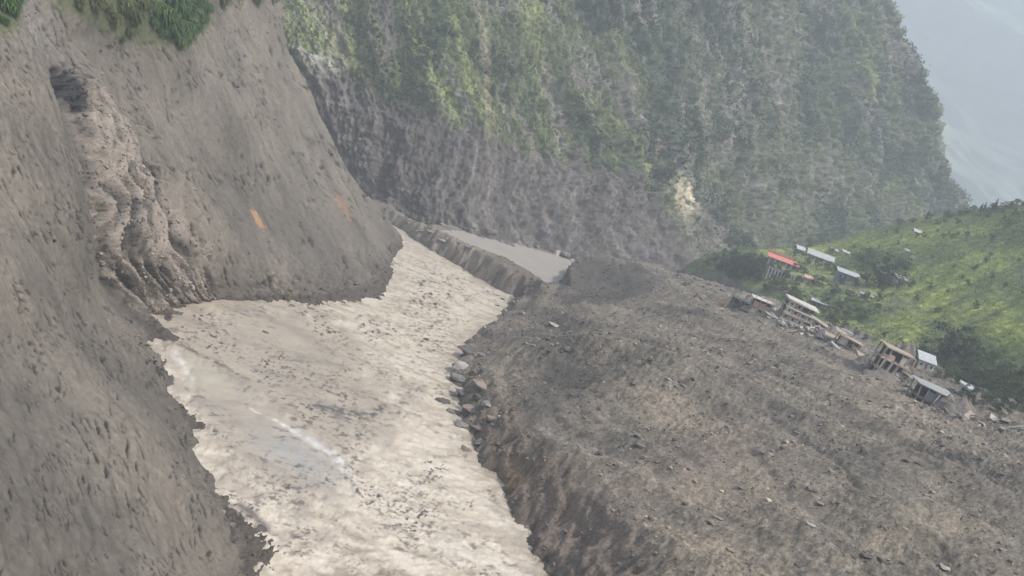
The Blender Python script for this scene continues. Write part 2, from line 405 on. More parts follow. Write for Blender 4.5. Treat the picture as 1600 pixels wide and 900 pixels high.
fur = fbm((acr + 2 * perlin(Xr / 12, Yr / 12, 4.0)) / 3.2, alg / 22, 13, 4, 0.6)
gc = gc * (1 - 0.20 * sstep(0.1, 0.6, fur) + 0.12 * sstep(0.1, 0.6, -fur))[..., None]
# left-side shade of mound and hollow painted in, dark fresh bank, brown clay in the cut bank
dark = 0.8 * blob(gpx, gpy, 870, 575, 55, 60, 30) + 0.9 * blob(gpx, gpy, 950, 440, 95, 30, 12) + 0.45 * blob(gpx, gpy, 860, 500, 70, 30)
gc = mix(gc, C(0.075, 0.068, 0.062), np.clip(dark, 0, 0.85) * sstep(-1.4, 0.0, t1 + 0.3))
mound_shade = inpoly(gpx + 5 * fbm(gpx / 12, gpy / 12, 3, 2), gpy + 5 * fbm(gpx / 10, gpy / 10, 8, 2), [(862, 458), (890, 432), (915, 404), (985, 412), (1045, 436), (1000, 462), (940, 476), (880, 470)])
gc = mix(gc, C(0.056, 0.051, 0.047), mound_shade * np.clip(0.62 + 0.5 * fbm(Xr / 5, Yr / 7, 17, 4, 0.6), 0.15, 0.95))  # shaded left face of the far mound painted into the ground colour
bf = sstep(11, 7, d) * sstep(560, 680, gpy)
str_ = fbm(alg / 9, zg / 0.8, 5, 3, 0.6)
gc = mix(gc, C(0.088, 0.066, 0.052), bf * 0.85)
gc = mix(gc, C(0.17, 0.135, 0.105), bf * sstep(0.1, 0.5, str_) * 0.6)
gc = mix(gc, C(0.055, 0.045, 0.038), sstep(1.6, 0.4, zg) * 0.8)
bf2 = sstep(16, 2, d) * sstep(640, 480, gpy)
gc = mix(gc, C(0.13, 0.115, 0.10), bf2 * 0.6)
gc = mix(gc, C(0.30, 0.19, 0.10), np.clip(blob(gpx, gpy, 800, 742, 15, 20) * 1.2, 0, 1) * 0.8)
gc = mix(gc, C(0.30, 0.26, 0.22), sstep(0.55, 1.0, bnk) * sstep(14, 4, d) * 0.25)
pth, _ = pdist(gpx, gpy, [(840, 665), (880, 690), (930, 705), (985, 735)])
gc = mix(gc, C(0.27, 0.24, 0.215), np.exp(-(pth / 7) ** 2) * 0.5 * sstep(-0.5, 0.4, t1 + sp1))
pk = blob(gpx, gpy, 1120, 720, 110, 60, 20) + blob(gpx, gpy, 950, 820, 80, 90)
gc = mix(gc, C(0.215, 0.172, 0.145), np.clip(pk, 0, 1) * 0.45)
gc = mix(gc, C(0.26, 0.225, 0.195), blob(gpx, gpy, 660, 362, 80, 14, 25) * 0.8)
face = inpoly(gpx, gpy, [(700, 392), (728, 383), (792, 404), (862, 444), (850, 462), (800, 464), (735, 428)])
gc = mix(gc, C(0.120, 0.098, 0.082), face * 0.85 * sstep(-0.8, 0.1, t1 + 0.5 * sp1 + 0.3))
tri = blob(gpx, gpy, 737, 405, 9, 14)
gc = mix(gc, C(0.36, 0.31, 0.26), np.clip(tri * 1.5, 0, 1) * 0.8)
gc = gc * np.array([1.0, 0.99, 0.96])
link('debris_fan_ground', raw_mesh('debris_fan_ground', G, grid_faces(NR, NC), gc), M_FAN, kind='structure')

# ================================================================== RIVER and the ponded water behind the debris dam
NR, NC = 760, 520
Yw = np.exp(np.linspace(math.log(50), math.log(470), NR))[:, None] * np.ones((1, NC))
Xw = np.linspace(-0.42, 0.30, NC)[None, :] * Yw
wp = np.stack([Xw, Yw, 0 * Xw], -1); wpx, wpy = proj(wp)
silt = np.zeros(Xw.shape)
silt_poly = [(220, 470), (420, 455), (510, 500), (590, 560), (640, 640), (600, 700), (548, 745), (520, 800), (440, 790), (360, 740), (290, 640), (240, 540)]
dS, _ = pdist(wpx, wpy, silt_poly + [silt_poly[0]])
ins = inpoly(wpx, wpy, silt_poly)
sd_ = np.where(ins, dS, -dS)
silt = sstep(-40, 45, sd_ + 34 * fbm(wpx / 45, wpy / 35, 0, 4, 0.6))
wv = 0.6 * ridged(Xw / 9, Yw / 9.0, 0, 3, 0.5) + 0.9 * fbm(Xw / 2.3, Yw / 2.3, 3, 5, 0.68) + 0.5 * fbm(Xw / 22, Yw / 22, 5, 2)
amp = 0.17 * (1 - 0.85 * silt) * (1 + 0.3 * sstep(600, 800, wpy))
zw = wv * amp
ledge, ls = pdist(wpx, wpy, [(262, 545), (330, 580), (385, 610), (440, 648), (500, 690), (545, 740), (560, 770)])
zw += silt * 0.7 + 0.7 * np.exp(-(ledge / 9) ** 2) * (0.7 + 0.5 * fbm(wpx / 30, wpy / 30, 3.0, 4, 0.6)) + 0.10 * silt * fbm(Xw / 6, Yw / 6, 9, 4)
W = np.stack([Xw, Yw, zw], -1)
wc = np.ones(W.shape) * C(0.53, 0.46, 0.355)
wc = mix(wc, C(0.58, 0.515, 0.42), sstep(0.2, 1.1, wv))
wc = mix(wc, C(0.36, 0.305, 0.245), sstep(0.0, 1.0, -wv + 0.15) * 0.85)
wc = mix(wc, C(0.36, 0.31, 0.245), silt * 0.8)
wc = mix(wc, C(0.29, 0.255, 0.21), silt * sstep(-0.1, 0.5, fbm(Xw / 14, Yw / 10, 6, 4)) * 0.8)
fl1 = sstep(0.22, 0.5, fbm(Xw / 1.7, Yw / 1.8, 12, 3, 0.6)) * sstep(0.05, 0.5, fbm(Xw / 16, Yw / 20, 14, 3) + 0.20 + 0.7 * (blob(wpx, wpy, 640, 790, 75, 45) + blob(wpx, wpy, 540, 640, 70, 22, 10) + blob(wpx, wpy, 660, 530, 60, 40) + blob(wpx, wpy, 540, 700, 40, 40) + blob(wpx, wpy, 420, 780, 60, 60)))
wc = mix(wc, C(0.115, 0.095, 0.08), fl1 * 0.8)
flow = fbm((Xw + 5 * perlin(Xw / 18, Yw / 22, 2.0)) / 8.0, (Yw + 7 * perlin(Xw / 16, Yw / 20, 6.0)) / 5.0, 61, 5, 0.62)
wc = mix(wc, C(0.38, 0.325, 0.255), sstep(0.05, 0.6, flow) * 0.75)
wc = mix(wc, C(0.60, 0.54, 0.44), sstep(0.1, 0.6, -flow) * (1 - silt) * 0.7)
fk2 = fbm(wpx / 5.0, (wpy - 0.35 * wpx) / 3.2, 1.1, 3, 0.6)
clu = np.clip(sstep(0.0, 0.5, fbm(wpx / 75, wpy / 55, 44, 3)) + 0.8 * (blob(wpx, wpy, 645, 790, 70, 42, 20) + blob(wpx, wpy, 660, 505, 60, 35, 25) + blob(wpx, wpy, 540, 690, 40, 35) + blob(wpx, wpy, 700, 440, 60, 22, 25) + blob(wpx, wpy, 430, 770, 60, 26, 15) + blob(wpx, wpy, 470, 590, 90, 26, 25)), 0, 1)
fk3 = perlin((wpx + 0.3 * wpy) / 6.0, (wpy - 0.38 * wpx) / 2.6, 5.5) + 0.4 * perlin(wpx / 2.5, wpy / 2.5, 8.0)
wc = mix(wc, C(0.060, 0.05, 0.042), sstep(0.26, 0.42, fk3) * clu)
wc = mix(wc, C(0.26, 0.22, 0.17), sstep(0.2, 0.6, fk2) * (0.15 + 0.35 * clu))
dk, _ = pdist(wpx, wpy, [(495, 640), (540, 652), (575, 655), (598, 640)])
wc = mix(wc, C(0.085, 0.08, 0.08), np.exp(-(dk / 8) ** 2) * sstep(-0.4, 0.2, fbm(Xw / 1.5, Yw / 1.5, 19, 3)) * 0.9)
dk2, _ = pdist(wpx, wpy, [(252, 530), (300, 556), (345, 578), (385, 600)])
wc = mix(wc, C(0.12, 0.10, 0.088), np.exp(-(dk2 / (4 + 3 * perlin(wpx / 10, wpy / 8, 2.0))) ** 2) * sstep(-0.35, 0.1, fbm(wpx / 9, wpy / 4, 2.0, 3)) * 0.9)
dk3, _ = pdist(wpx, wpy, [(375, 790), (395, 805), (418, 828)])
wc = mix(wc, C(0.12, 0.10, 0.09), np.exp(-(dk3 / 6) ** 2) * 0.9)
dk4, _ = pdist(wpx, wpy, [(420, 562), (445, 566), (468, 570)])
wc = mix(wc, C(0.16, 0.14, 0.12), np.exp(-(dk4 / 3) ** 2) * sstep(-0.3, 0.1, fbm(wpx / 8, wpy / 3, 7.0, 3)) * 0.9)
br = sstep(0.0, 0.6, fbm(Xw / 5, Yw / 4, 51, 4, 0.6)) * np.clip(blob(wpx, wpy, 470, 870, 130, 60) + blob(wpx, wpy, 760, 700, 30, 120, -25) * 0.6 + 0.9 * blob(wpx, wpy, 640, 900, 130, 40), 0, 1)
wc = mix(wc, C(0.25, 0.205, 0.145), br * 0.75)
bd_, _ = pdist(Xw, Yw, bank)
wc = mix(wc, C(0.27, 0.225, 0.17), np.exp(-(bd_ / 3.0) ** 2) * 0.55 * sstep(-0.6, 0.3, fbm(Xw / 3, Yw / 3, 81, 3)))
wh = np.exp(-(pdist(wpx, wpy, [(390, 645), (430, 664), (480, 694), (520, 722), (542, 742)])[0] / ((1.6 + 4.5 * sstep(400, 540, wpx)) * (1 + 0.7 * perlin(wpx / 14, wpy / 14, 3.0)))) ** 2)
wh = np.maximum(wh, np.exp(-(pdist(wpx, wpy, [(268, 556), (285, 575), (300, 598)])[0] / 4) ** 2))
wh = np.maximum(wh, 0.8 * blob(wpx, wpy, 534, 736, 9, 16, -30))
wc = mix(wc, C(0.68, 0.66, 0.62), np.clip(wh, 0, 1) * sstep(-0.8, 0.2, fbm(Xw / 2.2, Yw / 2.2, 21, 4, 0.65) - 0.1) * 0.85)
wc = mix(wc, C(0.31, 0.32, 0.32), blob(wpx, wpy, 455, 715, 75, 26, 32) * sstep(-0.5, 0.2, fbm(wpx / 10, wpy / 6, 71, 3)) * 0.8)
wc = mix(wc, C(0.43, 0.40, 0.30), blob(wpx, wpy, 322, 596, 30, 12, 25) * 0.8)
wc = mix(wc, C(0.40, 0.36, 0.31), sstep(400, 350, wpy) * 0.5)
river_W, river_px, river_py = W, wpx, wpy
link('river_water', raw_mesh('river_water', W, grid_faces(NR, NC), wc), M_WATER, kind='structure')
NR, NC = 130, 160
PX = atZ(np.array([650., 960.]), np.array([380., 400.]), 7.7)
Xp, Yp = np.meshgrid(np.linspace(-75, 75, NC), np.linspace(372, 520, NR))
dP, sP = pdist(Xp, Yp, bank)
pw = np.stack([Xp, Yp, 7.7 + 0.05 * fbm(Xp / 3, Yp / 3, 0, 3)], -1)
ppx, ppy = proj(pw)
pc = np.ones(pw.shape) * C(0.37, 0.335, 0.29)
pc = mix(pc, C(0.33, 0.30, 0.262), sstep(-0.2, 0.4, fbm(Xp / 14, Yp / 6, 2, 3)))
keep = ((dP * sP > 5.5) & (ppx > 688) & (ppx < 935) & (ppy < 456)).reshape(-1)
gf = grid_faces(NR, NC)
gf = gf[keep[gf].all(1)]
link('ponded_water', raw_mesh('ponded_water', pw, gf, pc), M_WATER, kind='structure')

# ================================================================== CLIFF ACROSS THE VALLEY
cl = [(560, 330, 470), (600, 330, 455), (750, 368, 447), (880, 408, 472), (1000, 418, 520), (1100, 425, 565), (1200, 425, 630), (1400, 430, 800), (1520, 420, 890),
      (500, 100, 475), (500, 0, 500), (450, -300, 580), (700, 200, 487), (700, 0, 530), (700, -300, 610), (900, 200, 530), (900, 0, 590), (900, -300, 690),
      (1100, 200, 620), (1100, 0, 680), (1100, -300, 800), (1300, 200, 760), (1300, 0, 800), (1410, 0, 850), (1480, 250, 880), (1400, 300, 835), (1300, 350, 735),
      (1380, -300, 930), (300, 0, 480), (300, 300, 450), (1550, 550, 850), (1000, 560, 430), (650, 270, 460), (800, 320, 478)]
cl = np.array(cl, float)
tC = TPS(cl[:, 0], cl[:, 1], 1000 / cl[:, 2], 400, 1e-4)
sil = [(-300, 1320), (0, 1378), (50, 1396), (100, 1416), (150, 1436), (200, 1456), (250, 1468), (310, 1484), (400, 1520), (560, 1600)]
NR, NC = 560, 760
pyg = np.linspace(-300, 540, NR)[:, None] * np.ones((1, NC))
ex = np.interp(pyg[:, 0], [e[0] for e in sil], [e[1] for e in sil])
pxg = 330 + (ex[:, None] - 330) * np.linspace(0, 1, NC)[None, :]
Yg = 1000 / np.maximum(tC(pxg, pyg), 0.8)
P = atY(pxg, pyg, Yg)
nb = 60
k = np.linspace(0, 1, nb + 1)[1:]
last = P[:, -1]
drift = np.array([-0.05, 1.0, -0.12])[None] * (k[:, None] ** 1.2) * 520 + np.array([1.0, 0, 0])[None] * np.sin(k[:, None] * math.pi) * 10
P = np.concatenate([P, last[:, None, :] + drift[None]], 1)
pxg, pyg = proj(P)
n = gnormals(P)
n *= np.sign(np.sum(n * (np.array([0, 0, CAMZ]) - P), -1, keepdims=True))[:, :1]
X, Y, Z = P[..., 0], P[..., 1], P[..., 2]
ii = np.cumsum(np.hypot(np.gradient(X, axis=1), np.gradient(Y, axis=1)), 1)   # metres along the wall
sh = 0.62
a1 = ii + sh * Z * 0.55
a1 = a1 + 14 * perlin(X / 70, Y / 70, Z / 55)
butt = ridged(a1 / 52, Z / 120, 1.5, 3, 0.5)
gull = ridged(a1 / 15, Z / 75, 2.5, 4, 0.55)
ledg = fbm(a1 / 40, Z / 11, 3.1, 3)
fine = fbm(X / 5, Y / 5, Z / 7, 5, 0.62)
vfine = fbm(X / 1.8, Y / 1.8, Z / 2.4, 3, 0.6)
amp = np.clip(Y / 550, 0.8, 1.4)
patchy = fbm(X / 60, Y / 60, Z / 50, 3) + 0.6
P = P + n * (amp * (7.0 * butt + 2.0 * gull * (0.5 + 0.5 * np.clip(patchy, 0, 1.5)) + 2.0 * ledg + 2.4 * fine + 1.1 * vfine) - 5)[..., None]
# plant line: fresh grey scar below, green above
vl_x = [300, 450, 560, 640, 740, 800, 900, 985, 1025, 1080, 1115, 1700]
vl_y = [60, 92, 132, 178, 214, 238, 258, 275, 330, 392, 420, 420]
line = np.interp(pxg, vl_x, vl_y)
above = (line - pyg) + 26 * fbm(a1 / 12, Z / 50, 6, 4, 0.6)
greenm = sstep(-14, 22, above)
strk = fbm(a1 / 9, Z / 60, 8, 4, 0.6)
patch = fbm(X / 70, Y / 70, Z / 60, 4, 0.55)
rocky = sstep(0.12, 0.5, -strk + 0.35 * patch) * 0.75
rr = np.clip(0.9 * blob(pxg, pyg, 1125, 170, 90, 150, 20) + 0.7 * blob(pxg, pyg, 1190, 330, 80, 60) + 0.5 * blob(pxg, pyg, 920, 130, 50, 70) + 0.8 * sstep(60, 5, ex[:, None] - pxg) * 0.6, 0, 1)
rocky = np.clip(rocky + rr * sstep(-0.3, 0.4, fbm(X / 9, Y / 9, Z / 9, 4, 0.6)) * 0.75, 0, 1)
c_scar = np.ones(P.shape) * C(0.092, 0.082, 0.074)
c_scar = mix(c_scar, C(0.128, 0.115, 0.105), sstep(0.0, 0.9, gull) * 0.7)
c_scar = mix(c_scar, C(0.075, 0.068, 0.066), sstep(0.0, 0.6, -strk) * 0.65)
c_scar = mix(c_scar, C(0.20, 0.185, 0.17), sstep(0.35, 0.6, fbm(a1 / 4, Z / 30, 11, 3)) * 0.55)
wfall, _ = pdist(pxg, pyg, [(890, 300), (889, 400)])
c_scar = mix(c_scar, C(0.35, 0.33, 0.31), np.exp(-(wfall / 2.5) ** 2) * 0.3)
c_scar = mix(c_scar, C(0.155, 0.140, 0.125), blob(pxg, pyg, 1060, 380, 40, 60, -35) * 0.8)
c_gr = np.ones(P.shape) * C(0.085, 0.105, 0.048)
c_gr = mix(c_gr, C(0.160, 0.178, 0.075), sstep(-0.1, 0.5, fbm(a1 / 24, Z / 60, 13, 4)) * sstep(1250, 800, pxg))
c_gr = mix(c_gr, C(0.040, 0.062, 0.036), sstep(0.0, 0.5, fbm(X / 45, Y / 45, Z / 45, 4) + 0.9 * blob(pxg, pyg, 1035, 170, 60, 180, 15) + 0.3 * blob(pxg, pyg, 930, 60, 80, 90)) * 0.85)
c_rk = mix(np.ones(P.shape) * C(0.185, 0.170, 0.155), C(0.12, 0.108, 0.1), sstep(-0.2, 0.4, fine))
cc = mix(c_gr, c_rk, rocky)
tan, _ = pdist(pxg, pyg, [(735, -20), (752, 60), (758, 150), (756, 225)])
cc = mix(cc, C(0.27, 0.225, 0.165), np.exp(-(tan / 7) ** 2) * 0.7 * sstep(-0.6, 0.3, fine))
cc = mix(cc, C(0.26, 0.20, 0.15), (np.exp(-(pdist(pxg, pyg, [(1030, 225), (1012, 265), (1000, 300)])[0] / 7) ** 2)) * 0.5)
cc = mix(cc, C(0.20, 0.18, 0.16), blob(pxg, pyg, 770, 10, 30, 14) * 0.8)
cc = mix(c_scar, cc, greenm)
for rdg in ([(455, -20), (490, 60), (520, 110)], [(560, -20), (588, 60), (602, 115)], [(612, 90), (625, 160)], [(628, -20), (650, 80), (692, 160)], [(655, 50), (712, 200)], [(930, 150), (985, 230), (1012, 290)], [(690, -20), (720, 90), (745, 180)], [(1330, 40), (1350, 160)], [(1385, 280), (1420, 340)]):
    rd_ = pdist(pxg + 5 * perlin(pxg / 18, pyg / 22, 3.0), pyg, rdg)[0]
    cc = mix(cc, C(0.205, 0.235, 0.085), np.exp(-(rd_ / 7) ** 2) * 0.75 * sstep(-0.7, 0.2, fine))
for rdg in ([(905, 60), (945, 140)], [(1130, 130), (1145, 180), (1135, 220)], [(1160, 60), (1190, 120)], [(1210, 120), (1222, 190)], [(1260, 260), (1275, 330)], [(1150, 280), (1200, 300)], [(870, 180), (880, 240)], [(1080, 50), (1110, 100)]):
    rd_ = pdist(pxg + 6 * perlin(pxg / 12, pyg / 14, 9.0), pyg, rdg)[0]
    cc = mix(cc, C(0.24, 0.215, 0.20), np.exp(-(rd_ / 8) ** 2) * 0.7 * sstep(-0.5, 0.3, vfine + fine))
band = fbm((a1 + 6 * perlin(Z / 40, a1 / 40, 2.0)) / 15, Z / 120, 31, 3, 0.55)
cc = cc * (1 - 0.28 * sstep(0.0, 0.5, band) + 0.15 * sstep(0.0, 0.5, -band))[..., None]
grey_r = sstep(820, 1150, pxg) * greenm * 0.22
cc = mix(cc, C(0.125, 0.128, 0.105), grey_r)
c_gr = mix(c_gr, C(0.115, 0.125, 0.092), grey_r)
cc = cc * ((1.0 + 0.12 * greenm) + 0.4 * np.clip(fbm(a1 / 2.5, Z / 9, 21, 3, 0.6), -1, 1))[..., None]
cc = mix(cc, C(0.55, 0.49, 0.35), np.clip(1.8 * blob(pxg, pyg, 1057, 308, 17, 27, -10), 0, 1) * sstep(-0.5, 0.1, fbm(X / 4, Y / 4, Z / 4, 3)))
cc = mix(cc, C(0.36, 0.34, 0.32), np.clip(1.2 * blob(pxg, pyg, 500, 100, 38, 12, 20), 0, 1) * sstep(-0.4, 0.2, fine) * 0.9)
cliff_green = greenm * (1 - 0.85 * rocky) * (1 - np.clip(1.5 * blob(pxg, pyg, 1057, 308, 19, 29, -10), 0, 1)) * (1 - 0.8 * np.exp(-(tan / 8) ** 2))
cliff_P, cliff_n, cliff_px, cliff_py = P, n, pxg, pyg
cliff_c = c_gr
link('cliff_face', raw_mesh('cliff_face', P, grid_faces(*P.shape[:2]), cc), M_CLIFF, kind='structure')

# ================================================================== GREEN HILL WITH THE VILLAGE
hl = [(1080, 470, 500), (1120, 440, 492), (1150, 455, 474), (1220, 490, 430), (1270, 515, 402), (1340, 548, 362), (1400, 590, 328), (1450, 600, 315), (1530, 645, 282), (1600, 658, 270),
      (1100, 400, 520), (1160, 395, 515), (1200, 400, 500), (1230, 430, 470), (1290, 388, 575), (1350, 365, 590), (1400, 345, 590), (1500, 328, 560), (1600, 315, 520), (1800, 290, 460), (2050, 260, 400),
      (1320, 435, 475), (1400, 480, 415), (1400, 420, 480), (1500, 560, 335), (1500, 450, 410), (1600, 560, 310), (1600, 430, 400), (1800, 700, 235), (1800, 500, 300), (2050, 750, 200), (2050, 500, 270)]
hl = np.array(hl, float)
tH = TPS(hl[:, 0], hl[:, 1], 1000 / hl[:, 2], 300, 2e-4)
NR, NC = 420, 640
pxg = np.ones((NR, 1)) * np.linspace(1070, 2050, NC)[None, :]
rx = [1070, 1110, 1150, 1200, 1250, 1290, 1330, 1370, 1420, 1500, 1560, 1600, 1700, 1800, 2050]
ry = [415, 400, 393, 391, 389, 382, 368, 358, 345, 332, 324, 317, 305, 290, 255]
topy = np.interp(pxg[0], rx, ry)
boty = np.interp(pxg[0], [1070, 1140, 1270, 1400, 1530, 1600, 2050], [470, 480, 550, 635, 690, 705, 900])
pyg = boty[None] + (topy - boty)[None] * np.linspace(0, 1, NR)[:, None]
Yg = 1000 / np.maximum(tH(pxg, pyg), 0.8)
Pb = atY(pxg, pyg, Yg)
nb = 50
k = np.linspace(0, 1, nb + 1)[1:]
last = Pb[-1]
drift = np.array([0.25, 1.0, 0.0])[None] * (k[:, None]) * 170 + np.array([0, 0, -1.0])[None] * (k[:, None] ** 1.7) * 85
Pb = np.concatenate([Pb, last[None] + drift[:, None, :] + np.array([0, 0, 1.0]) * (np.sin(k * math.pi) * 0.6)[:, None, None]], 0)
# the foot sinks under the debris: lower whatever lies in front of the debris edge
px2, py2 = proj(Pb)
foot_line = np.interp(px2, [1070, 1120, 1150, 1220, 1270, 1340, 1400, 1450, 1530, 1600, 2050], [445, 432, 445, 478, 503, 538, 575, 600, 640, 652, 800])
under = sstep(-4, 26, py2 - foot_line)
X, Y, Z = Pb[..., 0], Pb[..., 1], Pb[..., 2]
Pb[..., 2] = Z - 9 * under
tr = Z / 2.6 + 0.9 * fbm(X / 40, Y / 40, 0, 2)
terr = (np.floor(tr) + sstep(0.55, 1.0, tr - np.floor(tr)) - tr) * 2.6
Pb[..., 2] += terr * 0.2 + 1.2 * fbm(X / 30, Y / 30, 1, 3) + 0.7 * fbm(X / 6, Y / 6, 2, 4, 0.6)
hc = np.ones(Pb.shape) * C(0.165, 0.200, 0.075)
h1 = fbm(X / 38, Y / 38, 4, 4)
hc = mix(hc, C(0.26, 0.31, 0.085), sstep(-0.15, 0.35, h1) * 0.85)
yel = 1.0 * blob(px2, py2, 1470, 470, 90, 22, 14) + 0.9 * blob(px2, py2, 1400, 515, 70, 18, 16) + 0.6 * blob(px2, py2, 1560, 500, 60, 30, 20) + 0.5 * blob(px2, py2, 1420, 370, 90, 14, -5)
hc = mix(hc, C(0.40, 0.44, 0.11), np.clip(yel * 1.3, 0, 1) * sstep(-0.6, 0.3, fbm(X / 10, Y / 10, 5, 3)) * 0.8)
hdark = blob(px2, py2, 1530, 580, 80, 40, 25) + 0.8 * blob(px2, py2, 1330, 480, 60, 24, 20) + 0.8 * blob(px2, py2, 1150, 405, 50, 22, 15) + 0.6 * blob(px2, py2, 1590, 350, 60, 30) + 0.7 * blob(px2, py2, 1360, 410, 50, 20, 10)
hc = mix(hc, C(0.075, 0.110, 0.058), np.clip(hdark, 0, 1) * 0.8)
hc = mix(hc, C(0.17, 0.17, 0.11), sstep(0.2, 0.6, fbm(X / 9, Y / 9, 14, 4, 0.6)) * 0.5)
fp1 = np.minimum(pdist(px2, py2, [(1518, 373), (1545, 388), (1572, 405), (1605, 428)])[0], pdist(px2, py2, [(1422, 402), (1436, 420), (1450, 440)])[0])
soil = 0.9 * np.exp(-(fp1 / 2.2) ** 2) + blob(px2, py2, 1350, 455, 60, 10, 15) + blob(px2, py2, 1240, 432, 45, 12, 20)
hc = mix(hc, C(0.19, 0.165, 0.135), np.clip(soil, 0, 1) * 0.6 * sstep(-0.3, 0.3, fbm(X / 6, Y / 6, 9, 3)))
edge_s = sstep(16, -6, foot_line - py2)
hc = mix(hc, C(0.165, 0.145, 0.128), edge_s)
hill_P, hill_c, hill_px, hill_py, hill_soil = Pb, hc, px2, py2, np.clip(soil + edge_s * 2, 0, 1)
hill_dark = np.clip(hdark, 0, 1)
link('green_hillside', raw_mesh('green_hillside', Pb, grid_faces(*Pb.shape[:2]), hc), M_HILL, kind='structure')

# ================================================================== FAR MOUNTAIN, lost in the haze
NR, NC = 260, 300
a = np.linspace(0, 1, NC)[None, :] * np.ones((NR, 1)); b = np.linspace(0, 1, NR)[:, None] * np.ones((1, NC))
X = 300 + 3600 * a
Y = 2700 + 700 * b ** 1.0 + 500 * np.abs(a - 0.35)
Z = -60 + 1120 * b + 60 * fbm(X / 500, b * 1.2, 1, 3)
Y = Y - 150 * ridged(a * 5 + 2.6 * b, b * 2.2, 2, 4, 0.5) + 12 * fbm(X / 60, b * 20, 3, 4, 0.6)
fc = np.ones(X.shape + (3,)) * C(0.055, 0.085, 0.042)
fc = mix(fc, C(0.12, 0.13, 0.10), sstep(0.1, 0.5, fbm(X / 120, b * 6, 7, 4)) * 0.8)
fc = mix(fc, C(0.13, 0.16, 0.07), sstep(0.1, 0.5, fbm(X / 200, b * 5, 17, 4)) * 0.7)
link('far_mountain', raw_mesh('far_mountain', np.stack([X, Y, Z], -1), grid_faces(NR, NC), fc), M_FAR, kind='structure')

# valley ground reaching the horizon, well below everything seen
gs = 9000
NR = NC = 120
Xv, Yv = np.meshgrid(np.linspace(-gs, gs, NC), np.linspace(-2000, 14000, NR))
Zv = -12 + 3 * fbm(Xv / 900, Yv / 900, 0, 3)
link('valley_ground', raw_mesh('valley_ground', np.stack([Xv, Yv, Zv], -1), grid_faces(NR, NC), np.ones((NR * NC, 3)) * C(0.09, 0.10, 0.06)), M_FAR, kind='structure')

bpy.context.view_layer.update()
SURF = {k_: bpy.data.objects[k_] for k_ in ('river_bank_slope', 'debris_fan_ground', 'cliff_face', 'green_hillside', 'river_water')}
def hit(px, py, names=('green_hillside', 'debris_fan_ground')):
    """where the line of sight through a place in the photograph meets the ground"""
    a_, b_ = ray(px, py); dr = Vector((float(a_), 1.0, float(b_))).normalized(); o = Vector((0, 0, CAMZ)); best = None
    for nme in names:
        ok, loc, nor, _ = SURF[nme].ray_cast(o, dr)
        if ok and (best is None or (loc - o).length < (best[0] - o).length): best = (loc, nor)
    return best if best else (Vector(atY(px, py, 420)), Vector((0, 0, 1)))
def down(x, y, names=('green_hillside', 'debris_fan_ground')):
    best = None
    for nme in names:
        ok, loc, nor, _ = SURF[nme].ray_cast(Vector((x, y, 400)), Vector((0, 0, -1)))
        if ok and (best is None or loc.z > best.z): best = loc
    return best if best else Vector((x, y, 0))
def thing(name, label, cat, loc, rot=(0, 0, 0), group=None, scale=1.0):
    o = bpy.data.objects.new(name, None); COL.objects.link(o)
    o.location = loc; o.rotation_euler = rot; o.scale = (scale,) * 3
    o['label'] = label; o['category'] = cat
    if group: o['group'] = group
    return o
def tag(o, label, cat, group=None):
    o['label'] = label; o['category'] = cat
    if group: o['group'] = group
    return o

# ------------------------------------------------------------------ leaf cards
def cards(centers, size, cols, droop=0.0, up=0.0, aspect=0.6, rg=rng, out=None):
    """small leaf-spray faces, each bent along its middle; centers n x 3, size n"""
    n_ = len(centers)
    d1 = rg.normal(size=(n_, 3)); d1[:, 2] = d1[:, 2] * 0.6 - droop + up
    d1 /= np.linalg.norm(d1, axis=1)[:, None]
    d2 = np.cross(d1, rg.normal(size=(n_, 3))); d2 /= np.linalg.norm(d2, axis=1)[:, None] + 1e-9
    s_ = size[:, None]
    a0 = centers - d1 * s_ * 0.5
    a1_ = centers + d2 * s_ * aspect * 0.5
    a2 = centers + d1 * s_ * 0.5
    a3 = centers - d2 * s_ * aspect * 0.5
    V = np.stack([a0, a1_, a2, a3], 1).reshape(-1, 3)
    Fc = np.arange(n_ * 4).reshape(n_, 4)
    c_ = np.repeat(cols, 4, 0)
    return V, Fc, c_

# cliff vegetation: brush and small trees clinging between the rock ribs
def scatter_grid(Pg, weight, n_, rg=rng):
    """random points on a grid surface, chosen by area times weight"""
    A = np.linalg.norm(np.cross(Pg[1:, :-1] - Pg[:-1, :-1], Pg[:-1, 1:] - Pg[:-1, :-1]), axis=-1)
    wgt = (A * weight[:-1, :-1]).ravel(); wgt = np.maximum(wgt, 0); wgt /= wgt.sum()
    idx = rg.choice(len(wgt), n_, p=wgt)
    r_, c_ = np.unravel_index(idx, A.shape)
    u_, v_ = rg.random(n_)[:, None], rg.random(n_)[:, None]
    p = Pg[r_, c_] + (Pg[r_ + 1, c_] - Pg[r_, c_]) * u_ + (Pg[r_, c_ + 1] - Pg[r_, c_]) * v_
    return p, r_, c_
vis = (cliff_px > 420) & (cliff_px < 1530) & (cliff_py > -120) & (cliff_py < 440)
pos, ri, ci = scatter_grid(cliff_P, np.clip(cliff_green, 0.02, 1) * vis * (cliff_green > 0.06), 62000)
clump = np.repeat(np.arange(len(pos)), 5)
sz = rng.uniform(0.7, 1.9, len(pos)) * (1 + 0.9 * (fbm(pos[:, 0] / 45, pos[:, 1] / 45, pos[:, 2] / 45, 3) > 0.15))
cen = pos[clump] + rng.normal(size=(len(clump), 3)) * sz[clump][:, None] * 0.42 + np.array([0, 0, 1.0]) * sz[clump][:, None] * 0.35
cl_ = cliff_c[ri, ci] * rng.uniform(0.6, 1.25, (len(pos), 1))
V, Fc, c_ = cards(cen, sz[clump] * rng.uniform(0.5, 0.9, len(clump)), cl_[clump] * rng.uniform(0.85, 1.2, (len(clump), 1)), up=0.3)
